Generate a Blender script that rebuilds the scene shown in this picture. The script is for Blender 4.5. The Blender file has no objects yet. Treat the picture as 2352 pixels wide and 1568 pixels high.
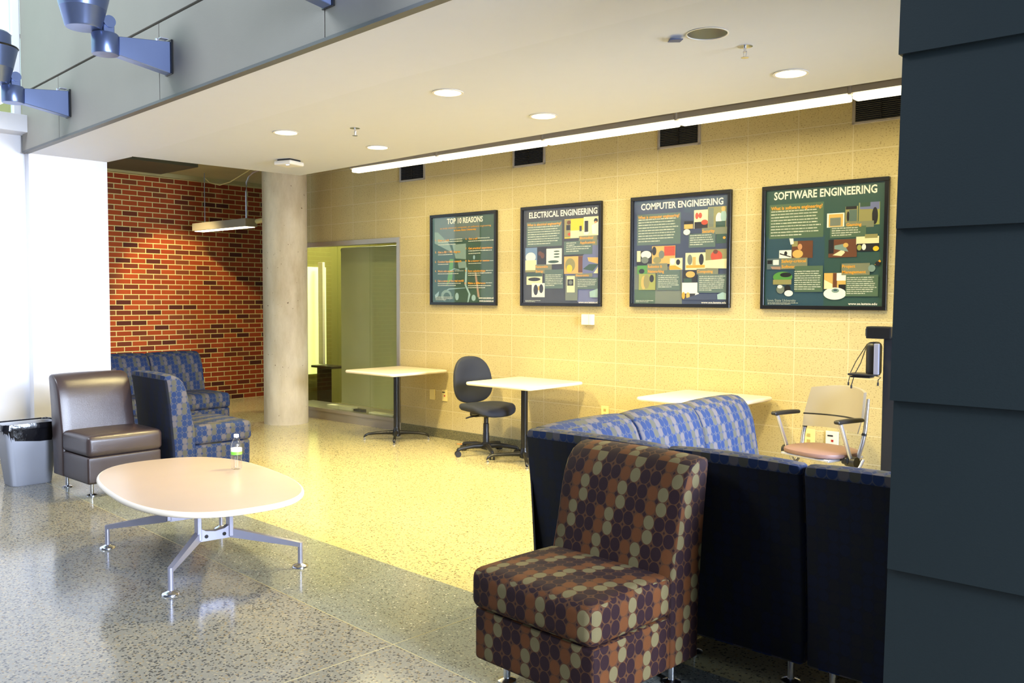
import bpy, bmesh, math, random
from mathutils import Vector, Matrix
R = math.radians
S = bpy.context.scene
COL = S.collection

# ------------------------------------------------------------------ camera
cam_data = bpy.data.cameras.new('camera'); cam_data.sensor_width = 36.0
cam_data.lens = 2016.06 / 2352 * 36; cam_data.clip_start = 0.02; cam_data.clip_end = 200
cam = bpy.data.objects.new('camera', cam_data); COL.objects.link(cam)
_r = (0.747825, 0.663883, 0.004147); _u = (-0.035941, 0.034247, 0.998767); _f = (-0.662922, 0.747052, -0.049471)
cam.matrix_world = Matrix(((_r[0], _u[0], -_f[0], 7.261), (_r[1], _u[1], -_f[1], -6.347), (_r[2], _u[2], -_f[2], 1.465), (0, 0, 0, 1)))
S.camera = cam

# ------------------------------------------------------------------ world, exposure, large lights
S.view_settings.view_transform = 'Standard'; S.view_settings.look = 'None'
S.view_settings.gamma = 1.0; S.view_settings.use_curve_mapping = False
S.view_settings.exposure = 0.04
world = bpy.data.worlds.new('world'); S.world = world; world.use_nodes = True
wn = world.node_tree.nodes['Background']; wn.inputs[0].default_value = (0.62, 0.86, 1.0, 1); wn.inputs[1].default_value = 2.2

def lamp(name, kind, loc, energy, color, target=None, **kw):
    d = bpy.data.lights.new(name, kind); d.energy = energy; d.color = color
    for k, v in kw.items(): setattr(d, k, v)
    o = bpy.data.objects.new(name, d); COL.objects.link(o); o.location = loc
    if target is not None:
        o.rotation_euler = (Vector(target) - Vector(loc)).to_track_quat('-Z', 'Y').to_euler()
    return o
# daylight entering through the tall atrium window on the right, behind the camera
lamp('daylight_window_right', 'AREA', (13.6, -5.5, 2.9), 2700, (0.70, 0.80, 1.0), (0.0, -4.2, 1.2), shape='RECTANGLE', size=2.2, size_y=4.2)
# added overhead fill below the closed atrium ceiling, brightens the fascia
lamp('fascia_fill', 'AREA', (0.5, -7.5, 6.4), 520, (0.80, 0.88, 1.0), (0.5, -4.0, 1.5), shape='RECTANGLE', size=2.5, size_y=2.0)
# daylight from the window at the right end of the seating area, behind the dark siding
lamp('daylight_end_window', 'AREA', (8.1, -2.1, 1.6), 185, (0.66, 0.78, 1.0), (4.6, -2.1, 0.6), shape='RECTANGLE', size=1.5, size_y=1.2, spread=R(80))
WARM = (1.0, 0.82, 0.36)

# ------------------------------------------------------------------ materials
def new_mat(name):
    m = bpy.data.materials.new(name); m.use_nodes = True
    nt = m.node_tree; b = nt.nodes['Principled BSDF']
    return m, nt, b
def srgb(r, g, b):
    f = lambda c: (c / 255 / 12.92) if c / 255 <= 0.04045 else ((c / 255 + 0.055) / 1.055) ** 2.4
    return (f(r), f(g), f(b), 1)
def nd(nt, typ, **kw):
    n = nt.nodes.new(typ)
    for k, v in kw.items(): setattr(n, k, v)
    return n
def lk(nt, a, b): nt.links.new(a, b)
def mth(nt, op, a, b=None):
    n = nd(nt, 'ShaderNodeMath', operation=op)
    for i, v in enumerate((a, b)):
        if v is None: continue
        if isinstance(v, (int, float)): n.inputs[i].default_value = v
        else: lk(nt, v, n.inputs[i])
    return n.outputs[0]
def mixc(nt, f, a, b, mode='MIX'):
    n = nd(nt, 'ShaderNodeMix', data_type='RGBA', blend_type=mode)
    for i, v in ((0, f), (6, a), (7, b)):
        if isinstance(v, (int, float)): n.inputs[i].default_value = v
        elif isinstance(v, tuple): n.inputs[i].default_value = v
        else: lk(nt, v, n.inputs[i])
    return n.outputs[2]
def plain(name, col, rough=0.5, metal=0.0, noise=0.0, nscale=8.0, spec=0.5, bump=0.0, bscale=60.0, coat=0.0):
    m, nt, b = new_mat(name)
    b.inputs['Roughness'].default_value = rough; b.inputs['Metallic'].default_value = metal
    b.inputs['Specular IOR Level'].default_value = spec; b.inputs['Coat Weight'].default_value = coat
    b.inputs['Base Color'].default_value = col
    tc = nd(nt, 'ShaderNodeTexCoord')
    n = nd(nt, 'ShaderNodeTexNoise'); n.inputs['Scale'].default_value = nscale; n.inputs['Detail'].default_value = 4
    lk(nt, tc.outputs['Object'], n.inputs['Vector'])
    if noise > 0:
        dark = tuple(c * (1 - noise) for c in col[:3]) + (1,)
        lk(nt, mixc(nt, n.outputs['Fac'], dark, col), b.inputs['Base Color'])
    if bump > 0:
        n2 = nd(nt, 'ShaderNodeTexNoise'); n2.inputs['Scale'].default_value = bscale; n2.inputs['Detail'].default_value = 3
        lk(nt, tc.outputs['Object'], n2.inputs['Vector'])
        bp = nd(nt, 'ShaderNodeBump'); bp.inputs['Strength'].default_value = bump; bp.inputs['Distance'].default_value = 0.003
        lk(nt, n2.outputs['Fac'], bp.inputs['Height']); lk(nt, bp.outputs[0], b.inputs['Normal'])
    return m
def emit(name, col, strength):
    m, nt, b = new_mat(name)
    b.inputs['Base Color'].default_value = (0.8, 0.8, 0.8, 1)
    b.inputs['Emission Color'].default_value = tuple(col) + (1,); b.inputs['Emission Strength'].default_value = strength
    return m

M = {}
M['white_paint'] = plain('white_paint', srgb(226, 224, 226), 0.55, noise=0.03, bump=0.05)
M['ceiling_paint'] = plain('ceiling_paint', srgb(212, 213, 218), 0.8, noise=0.03, bump=0.1, bscale=200)
M['soffit_paint'] = plain('soffit_paint', srgb(214, 215, 222), 0.7, noise=0.03)
M['fascia_panel'] = plain('fascia_panel', srgb(152, 147, 136), 0.65, noise=0.12, nscale=2.5, bump=0.15, bscale=150)
M['slate_panel'] = plain('slate_panel', srgb(15, 27, 29), 0.5, noise=0.12, nscale=3.0, bump=0.1, bscale=200)
M['gap_black'] = plain('gap_black', (0.006, 0.006, 0.008, 1), 0.8)
M['black_metal'] = plain('black_metal', (0.008, 0.008, 0.009, 1), 0.28, noise=0.2)
M['black_plastic'] = plain('black_plastic', (0.012, 0.012, 0.014, 1), 0.42, noise=0.2)
M['dark_fabric'] = plain('dark_fabric', srgb(36, 40, 52), 0.75, noise=0.2, nscale=20, bump=0.4, bscale=400)
M['chrome'] = plain('chrome', (0.72, 0.73, 0.78, 1), 0.18, metal=1.0, noise=0.05)
M['dark_chrome'] = plain('dark_chrome', (0.30, 0.30, 0.31, 1), 0.12, metal=1.0, noise=0.3, nscale=18)
M['satin_metal'] = plain('satin_metal', srgb(172, 172, 190), 0.34, metal=0.65, noise=0.05)
M['blue_metal'] = plain('blue_metal', srgb(120, 134, 172), 0.32, metal=0.8, noise=0.06)
M['aluminium'] = plain('aluminium', srgb(176, 168, 158), 0.35, metal=0.6, noise=0.06)
M['laminate'] = plain('laminate', srgb(232, 218, 196), 0.28, noise=0.04, nscale=4)
M['leather'] = plain('leather', srgb(58, 46, 44), 0.30, noise=0.18, nscale=9, bump=0.25, bscale=260, spec=0.6)
M['bin_plastic'] = plain('bin_plastic', srgb(150, 152, 160), 0.45, noise=0.04)
M['bag_plastic'] = plain('bag_plastic', (0.006, 0.006, 0.008, 1), 0.16, noise=0.2, bump=0.9, bscale=22)
M['ivory'] = plain('ivory', srgb(222, 206, 140), 0.4, noise=0.03)
M['white_plastic'] = plain('white_plastic', srgb(232, 226, 214), 0.4, noise=0.03)
M['seat_vinyl'] = plain('seat_vinyl', srgb(126, 98, 94), 0.5, noise=0.08, bump=0.15, bscale=200)
M['grey_shell'] = plain('grey_shell', srgb(160, 152, 138), 0.5, noise=0.04, bump=0.1, bscale=300)
M['silver_tube'] = plain('silver_tube', srgb(190, 190, 200), 0.25, metal=0.7, noise=0.04)
M['socket'] = plain('socket_face', srgb(170, 150, 90), 0.5)
M['red_mark'] = plain('red_mark', srgb(170, 30, 20), 0.4)
M['duct'] = plain('duct', srgb(84, 84, 66), 0.6, noise=0.4, nscale=4)
M['slab'] = plain('slab_concrete', srgb(186, 172, 118), 0.85, noise=0.25, nscale=3)
M['counter'] = plain('counter_dark', srgb(48, 34, 28), 0.4, noise=0.2)
M['shade'] = plain('shade_fabric', srgb(186, 184, 152), 0.85, noise=0.10, nscale=3.0)
M['office_paint'] = plain('office_paint', srgb(132, 128, 66), 0.7, noise=0.05)
M['rear_paint'] = plain('rear_paint', srgb(60, 64, 74), 0.8, noise=0.1)
M['paper'] = plain('paper', srgb(236, 230, 214), 0.6, noise=0.03)
M['label_green'] = plain('label_green', srgb(120, 205, 60), 0.4)
M['tape_blue'] = plain('flap_blue', srgb(60, 78, 128), 0.5)
M['diffuser'] = emit('diffuser', (1.0, 0.90, 0.60), 9.0)
M['tube_light'] = emit('tube_light', (1.0, 0.90, 0.60), 2.6)
M['led_blue'] = emit('led_blue', (0.3, 0.5, 1.0), 6.0)
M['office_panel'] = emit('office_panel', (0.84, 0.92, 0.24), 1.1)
M['pendant_body'] = plain('pendant_body', srgb(150, 142, 124), 0.6)
M['pendant_lens'] = emit('pendant_lens', (1.0, 0.90, 0.62), 4.0)
M['coffee_top'] = plain('coffee_top', srgb(184, 164, 148), 0.26, noise=0.06, nscale=5)

def concrete():
    m, nt, b = new_mat('column_concrete')
    tc = nd(nt, 'ShaderNodeTexCoord')
    n = nd(nt, 'ShaderNodeTexNoise'); n.inputs['Scale'].default_value = 3; n.inputs['Detail'].default_value = 8; n.inputs['Roughness'].default_value = 0.65
    mp = nd(nt, 'ShaderNodeMapping'); mp.inputs['Scale'].default_value = (1, 1, 0.35)
    lk(nt, tc.outputs['Object'], mp.inputs[0]); lk(nt, mp.outputs[0], n.inputs['Vector'])
    cr = nd(nt, 'ShaderNodeValToRGB'); e = cr.color_ramp.elements
    e[0].position = 0.3; e[0].color = srgb(168, 150, 118); e[1].position = 0.68; e[1].color = srgb(214, 200, 172)
    lk(nt, n.outputs['Fac'], cr.inputs[0])
    v = nd(nt, 'ShaderNodeTexNoise'); v.inputs['Scale'].default_value = 34; v.inputs['Detail'].default_value = 2
    lk(nt, tc.outputs['Object'], v.inputs['Vector'])
    pit = mth(nt, 'LESS_THAN', v.outputs['Fac'], 0.27)
    lk(nt, mixc(nt, pit, cr.outputs[0], srgb(96, 70, 36)), b.inputs['Base Color'])
    b.inputs['Roughness'].default_value = 0.62
    bp = nd(nt, 'ShaderNodeBump'); bp.inputs['Strength'].default_value = 0.2; bp.inputs['Distance'].default_value = 0.01
    lk(nt, n.outputs['Fac'], bp.inputs['Height']); lk(nt, bp.outputs[0], b.inputs['Normal'])
    return m
M['concrete'] = concrete()

def masonry(name, axis, w, h, offx, offz, off, mortar, c1, c2, cm, cdark=None, speck=None, rough=0.85, squash=1.0):
    m, nt, b = new_mat(name)
    tc = nd(nt, 'ShaderNodeTexCoord'); sp = nd(nt, 'ShaderNodeSeparateXYZ'); lk(nt, tc.outputs['Object'], sp.inputs[0])
    cb = nd(nt, 'ShaderNodeCombineXYZ')
    lk(nt, mth(nt, 'ADD', sp.outputs[axis], 40 * w - offx), cb.inputs[0]); lk(nt, mth(nt, 'ADD', sp.outputs[2], 40 * h - offz), cb.inputs[1])
    br = nd(nt, 'ShaderNodeTexBrick', offset=off, squash=squash)
    br.inputs['Scale'].default_value = 1.0; br.inputs['Brick Width'].default_value = w; br.inputs['Row Height'].default_value = h
    br.inputs['Mortar Size'].default_value = mortar; br.inputs['Mortar Smooth'].default_value = 0.15
    br.inputs['Color1'].default_value = (0, 0, 0, 1); br.inputs['Color2'].default_value = (1, 1, 1, 1); br.inputs['Mortar'].default_value = (0.5, 0.5, 0.5, 1)
    lk(nt, cb.outputs[0], br.inputs['Vector'])
    cr = nd(nt, 'ShaderNodeValToRGB'); e = cr.color_ramp.elements
    e[0].position = 0.0; e[0].color = c1; e[1].position = 1.0; e[1].color = c2
    if cdark:
        cr.color_ramp.interpolation = 'CONSTANT'
        for p, c in cdark:
            k = cr.color_ramp.elements.new(p); k.color = c
    lk(nt, br.outputs['Color'], cr.inputs[0])
    n = nd(nt, 'ShaderNodeTexNoise'); n.inputs['Scale'].default_value = 130; n.inputs['Detail'].default_value = 3
    lk(nt, tc.outputs['Object'], n.inputs['Vector'])
    col = cr.outputs[0]
    if speck:
        n4 = nd(nt, 'ShaderNodeTexNoise'); n4.inputs['Scale'].default_value = 100; n4.inputs['Detail'].default_value = 2
        mp = nd(nt, 'ShaderNodeMapping'); mp.inputs['Scale'].default_value = (0.8, 1, 1.3)
        lk(nt, tc.outputs['Object'], mp.inputs[0]); lk(nt, mp.outputs[0], n4.inputs['Vector'])
        f = nd(nt, 'ShaderNodeMapRange'); f.inputs[1].default_value = 0.34; f.inputs[2].default_value = 0.42; f.inputs[3].default_value = 1; f.inputs[4].default_value = 0
        lk(nt, n4.outputs['Fac'], f.inputs[0])
        col = mixc(nt, mth(nt, 'MULTIPLY', f.outputs[0], 0.65), col, speck)
        n5 = nd(nt, 'ShaderNodeTexNoise'); n5.inputs['Scale'].default_value = 5; n5.inputs['Detail'].default_value = 3
        lk(nt, tc.outputs['Object'], n5.inputs['Vector'])
        col = mixc(nt, mth(nt, 'MULTIPLY', n5.outputs['Fac'], 0.3), col, tuple(c * 0.72 for c in c1[:3]) + (1,))
    else:
        col = mixc(nt, mth(nt, 'MULTIPLY', n.outputs['Fac'], 0.35), col, tuple(c * 0.55 for c in c1[:3]) + (1,))
    col = mixc(nt, br.outputs['Fac'], col, cm)
    lk(nt, col, b.inputs['Base Color']); b.inputs['Roughness'].default_value = rough; b.inputs['Specular IOR Level'].default_value = 0.25
    h_ = mth(nt, 'SUBTRACT', mth(nt, 'MULTIPLY', n.outputs['Fac'], 0.25), br.outputs['Fac'])
    bp = nd(nt, 'ShaderNodeBump'); bp.inputs['Strength'].default_value = 0.8; bp.inputs['Distance'].default_value = 0.010
    lk(nt, h_, bp.inputs['Height']); lk(nt, bp.outputs[0], b.inputs['Normal'])
    return m
M['block'] = masonry('concrete_block', 0, 0.4064, 0.2032, 0.0, 0.0858, 0.0, 0.0042, srgb(190, 174, 126), srgb(197, 181, 133), srgb(202, 190, 150), speck=srgb(112, 88, 50))
M['brick'] = masonry('red_brick', 1, 0.2032, 0.0677, 0.05, 0.0, 0.5, 0.0062, srgb(150, 60, 20), srgb(160, 64, 20), srgb(206, 186, 118),
                     cdark=[(0.12, srgb(96, 42, 22)), (0.22, srgb(158, 66, 24)), (0.6, srgb(142, 54, 18)), (0.8, srgb(116, 58, 28)), (0.93, srgb(64, 28, 20))])

def terrazzo(name, base, chips, scale, rough=0.13):
    m, nt, b = new_mat(name)
    tc = nd(nt, 'ShaderNodeTexCoord')
    v = nd(nt, 'ShaderNodeTexVoronoi'); v.inputs['Scale'].default_value = scale; v.inputs['Randomness'].default_value = 1.0
    lk(nt, tc.outputs['Object'], v.inputs['Vector'])
    sp = nd(nt, 'ShaderNodeSeparateColor'); lk(nt, v.outputs['Color'], sp.inputs[0])
    cr = nd(nt, 'ShaderNodeValToRGB'); cr.color_ramp.interpolation = 'CONSTANT'
    e = cr.color_ramp.elements; e[0].position = 0; e[0].color = base; e[1].position = 0.999; e[1].color = base
    for p, c in chips:
        k = cr.color_ramp.elements.new(p); k.color = c
    lk(nt, sp.outputs[0], cr.inputs[0])
    chip = mth(nt, 'LESS_THAN', v.outputs['Distance'], mth(nt, 'ADD', 0.30, mth(nt, 'MULTIPLY', sp.outputs[1], 0.35)))
    n = nd(nt, 'ShaderNodeTexNoise'); n.inputs['Scale'].default_value = 1.2; n.inputs['Detail'].default_value = 3
    lk(nt, tc.outputs['Object'], n.inputs['Vector'])
    col = mixc(nt, chip, base, cr.outputs[0])
    col = mixc(nt, mth(nt, 'MULTIPLY', n.outputs['Fac'], 0.25), col, tuple(c * 0.7 for c in base[:3]) + (1,))
    lk(nt, col, b.inputs['Base Color'])
    rr = nd(nt, 'ShaderNodeMapRange'); rr.inputs[3].default_value = rough * 0.75; rr.inputs[4].default_value = rough * 1.4
    lk(nt, n.outputs['Fac'], rr.inputs[0]); lk(nt, rr.outputs[0], b.inputs['Roughness'])
    return m
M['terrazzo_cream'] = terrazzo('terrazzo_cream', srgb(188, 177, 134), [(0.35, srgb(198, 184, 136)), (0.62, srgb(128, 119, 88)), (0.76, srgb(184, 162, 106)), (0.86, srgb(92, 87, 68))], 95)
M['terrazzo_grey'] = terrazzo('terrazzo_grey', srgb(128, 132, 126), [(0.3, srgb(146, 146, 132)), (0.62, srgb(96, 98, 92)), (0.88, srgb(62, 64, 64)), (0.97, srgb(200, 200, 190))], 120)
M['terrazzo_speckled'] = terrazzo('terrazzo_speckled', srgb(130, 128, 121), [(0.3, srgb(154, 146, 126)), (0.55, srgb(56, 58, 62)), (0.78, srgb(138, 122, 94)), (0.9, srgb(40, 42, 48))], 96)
M['terrazzo_base'] = terrazzo('terrazzo_base', srgb(110, 104, 72), [(0.3, srgb(140, 132, 92)), (0.6, srgb(70, 66, 50))], 120, 0.3)
M['edge_trim'] = plain('edge_trim', srgb(96, 96, 94), 0.5)
M['strip'] = plain('divider_strip', srgb(172, 162, 120), 0.3, noise=0.05)

def circles(name, cols, bg1, bg2, pw, ph, shift=1, rough=0.8):
    """woven upholstery: a grid of touching ovals in a repeating colour order, on a two-tone ground (UV in metres)"""
    m, nt, b = new_mat(name)
    tc = nd(nt, 'ShaderNodeTexCoord'); sp = nd(nt, 'ShaderNodeSeparateXYZ'); lk(nt, tc.outputs['UV'], sp.inputs[0])
    u = mth(nt, 'DIVIDE', mth(nt, 'ADD', sp.outputs[0], 50 * pw), pw); v = mth(nt, 'DIVIDE', mth(nt, 'ADD', sp.outputs[1], 50 * ph), ph)
    iu = mth(nt, 'FLOOR', u); iv = mth(nt, 'FLOOR', v)
    fu = mth(nt, 'SUBTRACT', mth(nt, 'FRACT', u), 0.5); fv = mth(nt, 'SUBTRACT', mth(nt, 'FRACT', v), 0.5)
    r2 = mth(nt, 'ADD', mth(nt, 'MULTIPLY', fu, fu), mth(nt, 'MULTIPLY', fv, fv))
    inside = mth(nt, 'LESS_THAN', r2, 0.232)
    row = mth(nt, 'MULTIPLY', mth(nt, 'FLOOR', mth(nt, 'DIVIDE', iv, 2)), shift)
    idx = mth(nt, 'MODULO', mth(nt, 'ADD', iu, row), 4)
    cr = nd(nt, 'ShaderNodeValToRGB'); cr.color_ramp.interpolation = 'CONSTANT'
    e = cr.color_ramp.elements; e[0].position = 0; e[0].color = cols[0]; e[1].position = 0.75; e[1].color = cols[3]
    k = e.new(0.25); k.color = cols[1]; k = e.new(0.5); k.color = cols[2]
    lk(nt, mth(nt, 'DIVIDE', mth(nt, 'ADD', idx, 0.02), 4), cr.inputs[0])
    diag = mth(nt, 'GREATER_THAN', mth(nt, 'MODULO', mth(nt, 'ADD', mth(nt, 'FLOOR', mth(nt, 'ADD', u, 0.5)), mth(nt, 'FLOOR', mth(nt, 'ADD', v, 0.5))), 2), 0.5)
    cu_ = mth(nt, 'SUBTRACT', 0.5, mth(nt, 'ABSOLUTE', fu)); cv_ = mth(nt, 'SUBTRACT', 0.5, mth(nt, 'ABSOLUTE', fv))
    star = mth(nt, 'LESS_THAN', mth(nt, 'ADD', cu_, cv_), mth(nt, 'ADD', 0.12, mth(nt, 'MULTIPLY', diag, 0.09)))
    bg = mixc(nt, star, bg1, bg2)
    wv = nd(nt, 'ShaderNodeTexNoise'); wv.inputs['Scale'].default_value = 700; lk(nt, tc.outputs['UV'], wv.inputs['Vector'])
    col = mixc(nt, inside, bg, cr.outputs[0])
    col = mixc(nt, mth(nt, 'MULTIPLY', wv.outputs['Fac'], 0.35), col, (0.01, 0.01, 0.012, 1))
    lk(nt, col, b.inputs['Base Color']); b.inputs['Roughness'].default_value = rough; b.inputs['Specular IOR Level'].default_value = 0.25
    bp = nd(nt, 'ShaderNodeBump'); bp.inputs['Strength'].default_value = 0.15; bp.inputs['Distance'].default_value = 0.002
    lk(nt, wv.outputs['Fac'], bp.inputs['Height']); lk(nt, bp.outputs[0], b.inputs['Normal'])
    return m
MR = srgb(34, 9, 13)
M['orange_circles'] = circles('orange_circles', [MR, MR, srgb(94, 52, 16), srgb(106, 95, 62)], srgb(76, 46, 22), srgb(38, 14, 12), 0.0475, 0.0540, shift=3)
M['shadowed_cloth'] = circles('shadowed_cloth', [srgb(14, 20, 40), srgb(14, 20, 40), srgb(20, 22, 26), srgb(22, 22, 28)], srgb(16, 18, 30), srgb(14, 18, 34), 0.040, 0.046, shift=1)  # blue cloth darkened almost to black: shadow painted into the outer backs
M['blue_circles'] = circles('blue_circles', [srgb(20, 40, 78), srgb(20, 40, 78), srgb(70, 68, 58), srgb(84, 78, 80)], srgb(64, 66, 78), srgb(30, 44, 74), 0.040, 0.046, shift=1)

def glass(name, col, rough=0.0, refl=1.0):
    m = bpy.data.materials.new(name); m.use_nodes = True; nt = m.node_tree; nt.nodes.clear()
    out = nd(nt, 'ShaderNodeOutputMaterial'); tr = nd(nt, 'ShaderNodeBsdfTransparent'); gl = nd(nt, 'ShaderNodeBsdfGlossy')
    tr.inputs[0].default_value = col; gl.inputs['Roughness'].default_value = rough
    lw = nd(nt, 'ShaderNodeLayerWeight'); f5 = mth(nt, 'ADD', 0.04, mth(nt, 'MULTIPLY', mth(nt, 'POWER', lw.outputs['Facing'], 5.0), 0.9))
    mx = nd(nt, 'ShaderNodeMixShader'); lk(nt, mth(nt, 'MULTIPLY', f5, refl), mx.inputs[0]); lk(nt, tr.outputs[0], mx.inputs[1]); lk(nt, gl.outputs[0], mx.inputs[2])
    lk(nt, mx.outputs[0], out.inputs[0]); return m
M['glass'] = glass('clear_glass', (0.93, 0.96, 0.88, 1), 0.02)
M['poster_glass'] = glass('poster_glass', (0.97, 0.97, 0.97, 1), 0.03, 0.8)
M['bottle'] = glass('bottle_plastic', (0.93, 0.95, 0.97, 1), 0.05, 1.6)
def printed():
    m, nt, b = new_mat('poster_print'); a = nd(nt, 'ShaderNodeVertexColor', layer_name='Col')
    lk(nt, a.outputs[0], b.inputs['Base Color']); b.inputs['Roughness'].default_value = 0.45; return m
M['print'] = printed()

# ------------------------------------------------------------------ mesh helpers
def uv_box(me):
    if not me.polygons: return
    uv = me.uv_layers.get('UVMap') or me.uv_layers.new(name='UVMap')
    for p in me.polygons:
        n = p.normal; ax = max(range(3), key=lambda i: abs(n[i]))
        for li in p.loop_indices:
            c = me.vertices[me.loops[li].vertex_index].co
            uv.data[li].uv = ((c.y, c.z), (c.x, c.z), (c.x, c.y))[ax]
def link_mesh(name, bm, mat, parent=None, smooth=False, uv=True, mats=None):
    me = bpy.data.meshes.new(name); bmesh.ops.recalc_face_normals(bm, faces=bm.faces[:]); bm.to_mesh(me); bm.free()
    for mm in (mats or [mat]): me.materials.append(mm if not isinstance(mm, str) else M[mm])
    if uv: uv_box(me)
    if smooth:
        for p in me.polygons: p.use_smooth = True
        try: me.set_sharp_from_angle(angle=R(40))
        except Exception: pass
    o = bpy.data.objects.new(name, me); COL.objects.link(o)
    if parent is not None: o.parent = parent
    return o
def tag(o, label=None, cat=None, group=None, kind=None):
    if label: o['label'] = label
    if cat: o['category'] = cat
    if group: o['group'] = group
    if kind: o['kind'] = kind
    return o
def empty(name, loc, rz=0.0, label=None, cat=None, group=None):
    o = bpy.data.objects.new(name, None); COL.objects.link(o); o.location = loc; o.rotation_euler = (0, 0, rz)
    o.empty_display_size = 0.1
    return tag(o, label, cat, group)
def copy_tree(o, parent=None):
    c = o.copy(); COL.objects.link(c)
    if parent is not None: c.parent = parent
    for ch in list(o.children): copy_tree(ch, c)
    return c
def place(o, loc, rz=None, label=None, cat=None, group=None):
    o.location = loc
    if rz is not None: o.rotation_euler = (0, 0, rz)
    return tag(o, label, cat, group)
def abox(bm, c, s, bev=0.0, seg=2, rz=0.0, mi=0, rot=None):
    mt = Matrix.Translation(c) @ (rot if rot is not None else Matrix.Rotation(rz, 4, 'Z')) @ Matrix.Diagonal((s[0], s[1], s[2], 1))
    r = bmesh.ops.create_cube(bm, size=1.0, matrix=mt); vs = r['verts']
    fs = set(f for v in vs for f in v.link_faces)
    for f in fs: f.material_index = mi
    if bev > 0:
        es = list(set(e for v in vs for e in v.link_edges))
        bmesh.ops.bevel(bm, geom=es, offset=bev, segments=seg, affect='EDGES', profile=0.6)
    return bm
def box(c, s, bev=0.0, seg=2, rz=0.0): return abox(bmesh.new(), c, s, bev, seg, rz)
def span(x0, x1, y0, y1, z0, z1): return ((x0 + x1) / 2, (y0 + y1) / 2, (z0 + z1) / 2), (abs(x1 - x0), abs(y1 - y0), abs(z1 - z0))
def acyl(bm, p0, p1, r0, r1=None, n=20, caps=True, mi=0):
    p0 = Vector(p0); p1 = Vector(p1); d = p1 - p0; r1 = r0 if r1 is None else r1
    mt = Matrix.Translation((p0 + p1) / 2) @ d.to_track_quat('Z', 'Y').to_matrix().to_4x4()
    r = bmesh.ops.create_cone(bm, cap_ends=caps, segments=n, radius1=r0, radius2=r1, depth=d.length, matrix=mt)
    for f in set(f for v in r['verts'] for f in v.link_faces): f.material_index = mi
    return bm
def atube(bm, pts, r, n=10):
    pts = [Vector(p) for p in pts]; rings = []; up = Vector((0, 0, 1))
    for i, p in enumerate(pts):
        a = pts[max(i - 1, 0)]; b_ = pts[min(i + 1, len(pts) - 1)]; t = (b_ - a).normalized()
        x = t.cross(up)
        if x.length < 0.05: x = t.cross(Vector((1, 0, 0)))
        x.normalize(); y = t.cross(x).normalized()
        rr = r[i] if isinstance(r, (list, tuple)) else r
        rings.append([bm.verts.new(p + rr * (math.cos(2 * math.pi * k / n) * x + math.sin(2 * math.pi * k / n) * y)) for k in range(n)])
    for i in range(len(rings) - 1):
        for k in range(n): bm.faces.new((rings[i][k], rings[i][(k + 1) % n], rings[i + 1][(k + 1) % n], rings[i + 1][k]))
    bm.faces.new(rings[0]); bm.faces.new(rings[-1][::-1]); return bm
def alathe(bm, prof, c=(0, 0, 0), n=32, mat=None):
    rings = []
    for r, z in prof:
        rings.append([bm.verts.new(Vector(c) + Vector((r * math.cos(2 * math.pi * k / n), r * math.sin(2 * math.pi * k / n), z))) for k in range(n)])
    for i in range(len(rings) - 1):
        for k in range(n): bm.faces.new((rings[i][k], rings[i][(k + 1) % n], rings[i + 1][(k + 1) % n], rings[i + 1][k]))
    if prof[0][0] > 1e-4: bm.faces.new(rings[0][::-1])
    if prof[-1][0] > 1e-4: bm.faces.new(rings[-1])
    return bm
def aprism(bm, pts, z0, z1):
    a = [bm.verts.new((x, y, z0)) for x, y in pts]; b_ = [bm.verts.new((x, y, z1)) for x, y in pts]; n = len(pts)
    bm.faces.new(a[::-1]); bm.faces.new(b_)
    for i in range(n): bm.faces.new((a[i], a[(i + 1) % n], b_[(i + 1) % n], b_[i]))
    return bm
def struct(name, bm, mat, **kw):
    o = link_mesh(name, bm, mat, **kw); o['kind'] = 'structure'; return o

# ------------------------------------------------------------------ the room
CZ = 2.74                                        # height of the white dropped ceiling
def fy(x): return -3.31 - 0.0644 * (x + 1.246)   # line of the grey fascia
bm = bmesh.new()
def quad(bm, x0, x1, y0, y1, z, mi):
    f = bm.faces.new([bm.verts.new(v) for v in ((x0, y0, z), (x1, y0, z), (x1, y1, z), (x0, y1, z))]); f.material_index = mi
# one terrazzo floor with three fields of different aggregate
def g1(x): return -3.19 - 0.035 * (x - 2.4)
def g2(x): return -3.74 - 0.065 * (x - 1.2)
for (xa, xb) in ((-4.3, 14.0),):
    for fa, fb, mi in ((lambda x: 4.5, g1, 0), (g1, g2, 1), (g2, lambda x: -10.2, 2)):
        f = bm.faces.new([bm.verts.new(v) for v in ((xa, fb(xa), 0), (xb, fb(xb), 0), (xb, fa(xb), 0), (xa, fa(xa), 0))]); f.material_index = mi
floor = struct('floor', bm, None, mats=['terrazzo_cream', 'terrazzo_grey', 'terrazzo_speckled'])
def strip(name, a, b, w=0.004):
    d = Vector(b) - Vector(a); ang = math.atan2(d.y, d.x)
    return struct(name, box(((a[0] + b[0]) / 2, (a[1] + b[1]) / 2, 0.0003), (d.length, w, 0.0008), rz=ang), 'strip')
strip('trim_1', (-1.2, g2(-1.2), 0), (9.0, g2(9.0), 0)); strip('trim_2', (4.44, -4.6, 0), (4.505, g1(4.5), 0), 0.003)

# block wall with the office window opening
bm = bmesh.new()
abox(bm, *span(0.0, 9.6, 0.0, 0.2, 0.0, 3.4)); abox(bm, *span(-2.3, 0.0, 0.0, 0.2, 2.118, 3.4)); abox(bm, *span(-2.62, -2.3, 0.0, 0.2, 0.0, 3.4))
struct('wall_back', bm, 'block')
struct('baseboard_back', abox(bmesh.new(), *span(0.02, 9.5, -0.014, 0.0, 0.0, 0.098), bev=0.004), 'terrazzo_base')
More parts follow.
